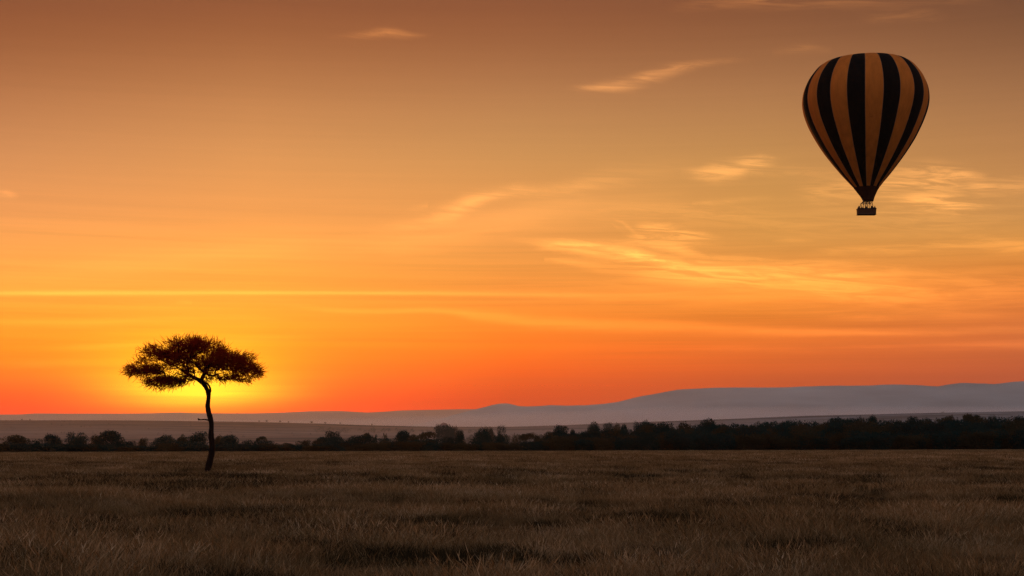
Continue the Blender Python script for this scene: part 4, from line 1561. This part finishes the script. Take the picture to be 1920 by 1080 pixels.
MAT['dry'] = grass_mat('dry_grass', [(.10, (.045, .038, .018)), (.30, (.16, .122, .056)), (.52, (.245, .16, .072)), (.74, (.37, .275, .145)), (.97, (.62, .52, .34))], (1.0, .8, .6))
MAT['dark'] = grass_mat('green_grass', [(.2, (.018, .017, .010)), (.5, (.035, .030, .016)), (.85, (.075, .058, .030))], (1.0, .9, .6))
gcoll = bpy.data.collections.new('grass_tufts')


def tuft(name, n_, R, H, w, mat, seed, seeds=0.0):
    r = np.random.default_rng(seed)
    V, Fc = [], []
    vc = 0
    for i in range(n_):
        a = r.uniform(0, 6.28); q = R * r.random() ** .6
        p = np.array([math.cos(a) * q, math.sin(a) * q, -.04])
        lean = np.array([math.cos(a), math.sin(a), 0]) * r.uniform(0, .7) + np.array([r.normal() * .35, r.normal() * .35, 0])
        h = H * r.uniform(.45, 1.1)
        a2 = r.uniform(0, 6.28)
        sd_ = np.array([math.cos(a2), math.sin(a2), 0]) * w * r.uniform(.6, 1.2)
        mid = p + np.array([0, 0, h * .55]) + lean * h * .3
        tip = p + np.array([0, 0, h * (.9 + .1 * r.random())]) + lean * h * r.uniform(.7, 1.2)
        V += [p - sd_, p + sd_, mid + sd_ * .8, mid - sd_ * .8, tip]
        Fc += [(vc, vc + 1, vc + 2), (vc, vc + 2, vc + 3), (vc + 3, vc + 2, vc + 4)]
        vc += 5
        if r.random() < seeds:   # seed head
            d_ = (tip - mid); d_ /= np.linalg.norm(d_)
            e_ = tip + d_ * .09
            V += [tip - sd_ * 1.3, tip + sd_ * 1.3, e_ + sd_ * .3, tip + d_ * .03 - sd_ * 1.6]
            Fc += [(vc, vc + 1, vc + 2), (vc, vc + 2, vc + 3)]
            vc += 4
    me = np_mesh(name, np.array(V), np.array(Fc), mat)
    o = bpy.data.objects.new(name, me)
    gcoll.objects.link(o)


# the order of names is the order of instance indices
tuft('a0_fine', 48, .24, .21, .0027, MAT['dry'], 1, .25)
tuft('a1_fine', 40, .28, .27, .0026, MAT['dry'], 2, .35)
tuft('a2_short', 44, .22, .17, .0035, MAT['dry'], 3, 0)
tuft('a3_dark', 60, .24, .20, .0040, MAT['dark'], 4, 0)
tuft('b0_mid', 52, .45, .27, .007, MAT['dry'], 5, .1)
tuft('b1_mid', 48, .45, .22, .008, MAT['dry'], 6, 0)
tuft('b2_dark', 60, .42, .26, .010, MAT['dark'], 7, 0)
tuft('c0_far', 70, 1.3, .32, .02, MAT['dry'], 8, 0)
tuft('c1_far', 60, 1.3, .27, .025, MAT['dry'], 9, 0)
tuft('c2_dark', 70, 1.0, .30, .025, MAT['dark'], 10, 0)

r3 = np.random.default_rng(21)
P_, S_, K_ = [], [], []


def path_d(x, y):
    """distance from the bare trail on the left"""
    yc = 30.0 + 0.9 * np.sin(x * .45 + .6) + .25 * np.sin(x * 1.7)
    on = (x > -16.5) & (x < -5.2)
    return np.where(on, np.abs(y - yc), 9.0)


def scatter(y0, y1, dens, kinds, dark_k, margin=1.25):
    A = (y1 ** 2 - y0 ** 2) * .343 * margin
    n_ = int(A * dens)
    y = np.sqrt(r3.uniform(y0 ** 2, y1 ** 2, n_))
    x = r3.uniform(-1, 1, n_) * y * .343 * margin
    dk = fbm(x / 1.5 + 3, y / 1.9 + 8, 3)
    dk2 = fbm(x / 9.0 + 31, y / 9.0 + 4, 2)
    dk3 = fbm(x / .55 + 61, y / .7 + 4, 2)
    dv_ = dk * .8 + .45 * dk2 + .45 * dk3
    dark = r3.random(n_) < np.clip((dv_ - .13 - .004 * np.clip(y - 34, 0, 60)) / .32, 0.06, .85)
    keep = (fbm(x / .55 + 11, y / .8 + 3, 2) > -.28) | (r3.random(n_) < .35)
    keep &= ~(dark & (r3.random(n_) < .22))
    keep &= ~((path_d(x, y) < .42 + .12 * r3.random(n_)) | ((path_d(x, y + .8) < .55) & (r3.random(n_) < .6)))
    keep |= (r3.random(n_) < .12 + .6 * (fbm(x / 1.3, y / .8 + 7, 2) > .04) + .5 * (x > -9.5))
    k = r3.choice(kinds, n_)
    k = np.where(dark, dark_k, k)
    s = r3.uniform(.5, 1.5, n_) * (1 + .95 * fbm(x / 1.6 + 50, y / 2.2, 3) + .3 * fbm(x / 6.0 + 50, y / 6.0, 2))
    s *= 1 - .85 * np.exp(-((x + 15.7) ** 2 / 1.6 + (y - 73.5) ** 2 / 24))
    s = np.clip(np.where(dark, s * 1.0 + .1, s), .18, 1.7)
    s = np.where((path_d(x, y + 2.0) < 2.5) & (x < -8.5 + r3.normal(size=n_)), s * .42, s)
    z = ground_z(x, y)
    P_.append(np.stack([x, y, z], 1)[keep]); S_.append(s[keep]); K_.append(k[keep])


scatter(8, 42, 33, [0, 0, 1, 2], 3, 1.9)
scatter(42, 130, 11, [4, 4, 5], 6, 1.4)
scatter(130, 475, 1.15, [7, 7, 8], 9)
PP = np.concatenate(P_); SS = np.concatenate(S_); KK = np.concatenate(K_)
gm = bpy.data.meshes.new('grass')
gm.vertices.add(len(PP))
gm.vertices.foreach_set('co', PP.astype(np.float32).ravel())
for nm, typ, arr in (('gs', 'FLOAT', SS.astype(np.float32)), ('gk', 'INT', KK.astype(np.int32)), ('gr', 'FLOAT', r3.uniform(0, 6.28, len(PP)).astype(np.float32))):
    at_ = gm.attributes.new(nm, typ, 'POINT')
    at_.data.foreach_set('value', arr)
go = new_obj('grass', gm)
tag(go, 'tall dry reddish brown grass covering the whole foreground plain', 'grass', kind='stuff')
ng = bpy.data.node_groups.new('grass_scatter', 'GeometryNodeTree')
ng.interface.new_socket('Geometry', in_out='INPUT', socket_type='NodeSocketGeometry')
ng.interface.new_socket('Geometry', in_out='OUTPUT', socket_type='NodeSocketGeometry')
N, LK = ng.nodes, ng.links
gi_ = N.new('NodeGroupInput'); go_ = N.new('NodeGroupOutput')
ci = N.new('GeometryNodeCollectionInfo'); ci.inputs[0].default_value = gcoll; ci.inputs['Separate Children'].default_value = True; ci.inputs['Reset Children'].default_value = True
ip = N.new('GeometryNodeInstanceOnPoints'); ip.inputs['Pick Instance'].default_value = True


def attr(nm, typ):
    a = N.new('GeometryNodeInputNamedAttribute'); a.data_type = typ; a.inputs[0].default_value = nm
    return a.outputs[0]


m2p = N.new('GeometryNodeMeshToPoints')
LK.new(gi_.outputs[0], m2p.inputs[0]); LK.new(m2p.outputs[0], ip.inputs['Points'])
LK.new(ci.outputs[0], ip.inputs['Instance'])
LK.new(attr('gk', 'INT'), ip.inputs['Instance Index'])
LK.new(attr('gs', 'FLOAT'), ip.inputs['Scale'])
cx_ = N.new('ShaderNodeCombineXYZ'); LK.new(attr('gr', 'FLOAT'), cx_.inputs[2])
e2r = N.new('FunctionNodeEulerToRotation'); LK.new(cx_.outputs[0], e2r.inputs[0]); LK.new(e2r.outputs[0], ip.inputs['Rotation'])
LK.new(ip.outputs[0], go_.inputs[0])
go.modifiers.new('scatter', 'NODES').node_group = ng

# bare trail on the left
MAT['trail'] = principled('trail_dust', [(.3, (.075, .05, .03)), (.7, (.165, .115, .07))], 3, 1, 0, .4, bscale=12)
tm = MB()
V, Fc = [], []
tx = np.arange(-16.5, -5.0, .25)
for i, x in enumerate(tx):
    yc = 30.0 + 0.9 * math.sin(x * .45 + .6) + .25 * math.sin(x * 1.7)
    hw = .46 * math.sin(math.pi * min(1, max(0, (i + .5) / len(tx)))) ** .4 + .03
    for s_ in (-1, -.4, .4, 1):
        yy = yc + s_ * hw
        V.append((x, yy, float(ground_z(x, yy)) + (.012 if abs(s_) < 1 else .003)))
for i in range(len(tx) - 1):
    for k in range(3):
        Fc.append((i * 4 + k, (i + 1) * 4 + k, (i + 1) * 4 + k + 1, i * 4 + k + 1))
tm.add(V, Fc)
tag(tm.build('path', MAT['trail'], None, True), 'narrow pale bare trail through the grass at left', kind='structure')

# --------------------------------------------------------------------------
# haze: one even box of air, and low mist lying in the valley behind the belt
# --------------------------------------------------------------------------
def volume(name, lo, hi, dens, colr, g_, label):
    mb = MB()
    c = [(a + b) / 2 for a, b in zip(lo, hi)]
    mb.box(c, [(b - a) / 2 for a, b in zip(lo, hi)])
    m = Mat(name + '_air')
    v = m.n('ShaderNodeVolumePrincipled')
    v.inputs['Density'].default_value = dens
    v.inputs['Color'].default_value = (*colr, 1)
    v.inputs['Anisotropy'].default_value = g_
    m.l(v.outputs[0], m.out.inputs['Volume'])
    o = mb.build(name, m.m)
    tag(o, label, 'haze', kind='stuff')
    return o


volume('haze', (-HAZE_FAR, -HAZE_FAR, -60), (HAZE_FAR, HAZE_FAR, HAZE_TOP), SIG, (.95, .82, .66), .68, 'thin even haze filling the air over the whole plain')
volume('valley_mist', (-9500, 610, -7), (9500, 4350, 26), 1.1e-4, (.95, .93, .95), .1, 'low grey morning mist lying in the valley behind the tree belt')
volume('distant_mist', (-13000, 4560, -1), (13000, 6990, 98), 1.6e-4, (.96, .93, .93), .4, 'pale mist bank at the foot of the far hills')
mb = MB()
V, Fc = [], []
for x, zt_ in ((-13000, 118), (-1000, 124), (150, 165), (700, 186), (13000, 192)):
    V += [(x, 7000, -1.5), (x, 8490, -1.5), (x, 8490, zt_), (x, 7000, zt_)]
for k in range(4):
    for j in range(4):
        a, b = k * 4 + j, k * 4 + (j + 1) % 4
        Fc.append((a, b, b + 4, a + 4))
Fc += [(3, 2, 1, 0), (16, 17, 18, 19)]
mb.add(V, Fc)
m = Mat('mist_bank_air')
v = m.n('ShaderNodeVolumePrincipled')
v.inputs['Density'].default_value = 6.5e-4
v.inputs['Color'].default_value = (.96, .96, .98, 1)
v.inputs['Anisotropy'].default_value = 0
m.l(v.outputs[0], m.out.inputs['Volume'])
tag(mb.build('mist_bank', m.m), 'grey mist bank lying against the foot of the long escarpment', 'mist', kind='stuff')
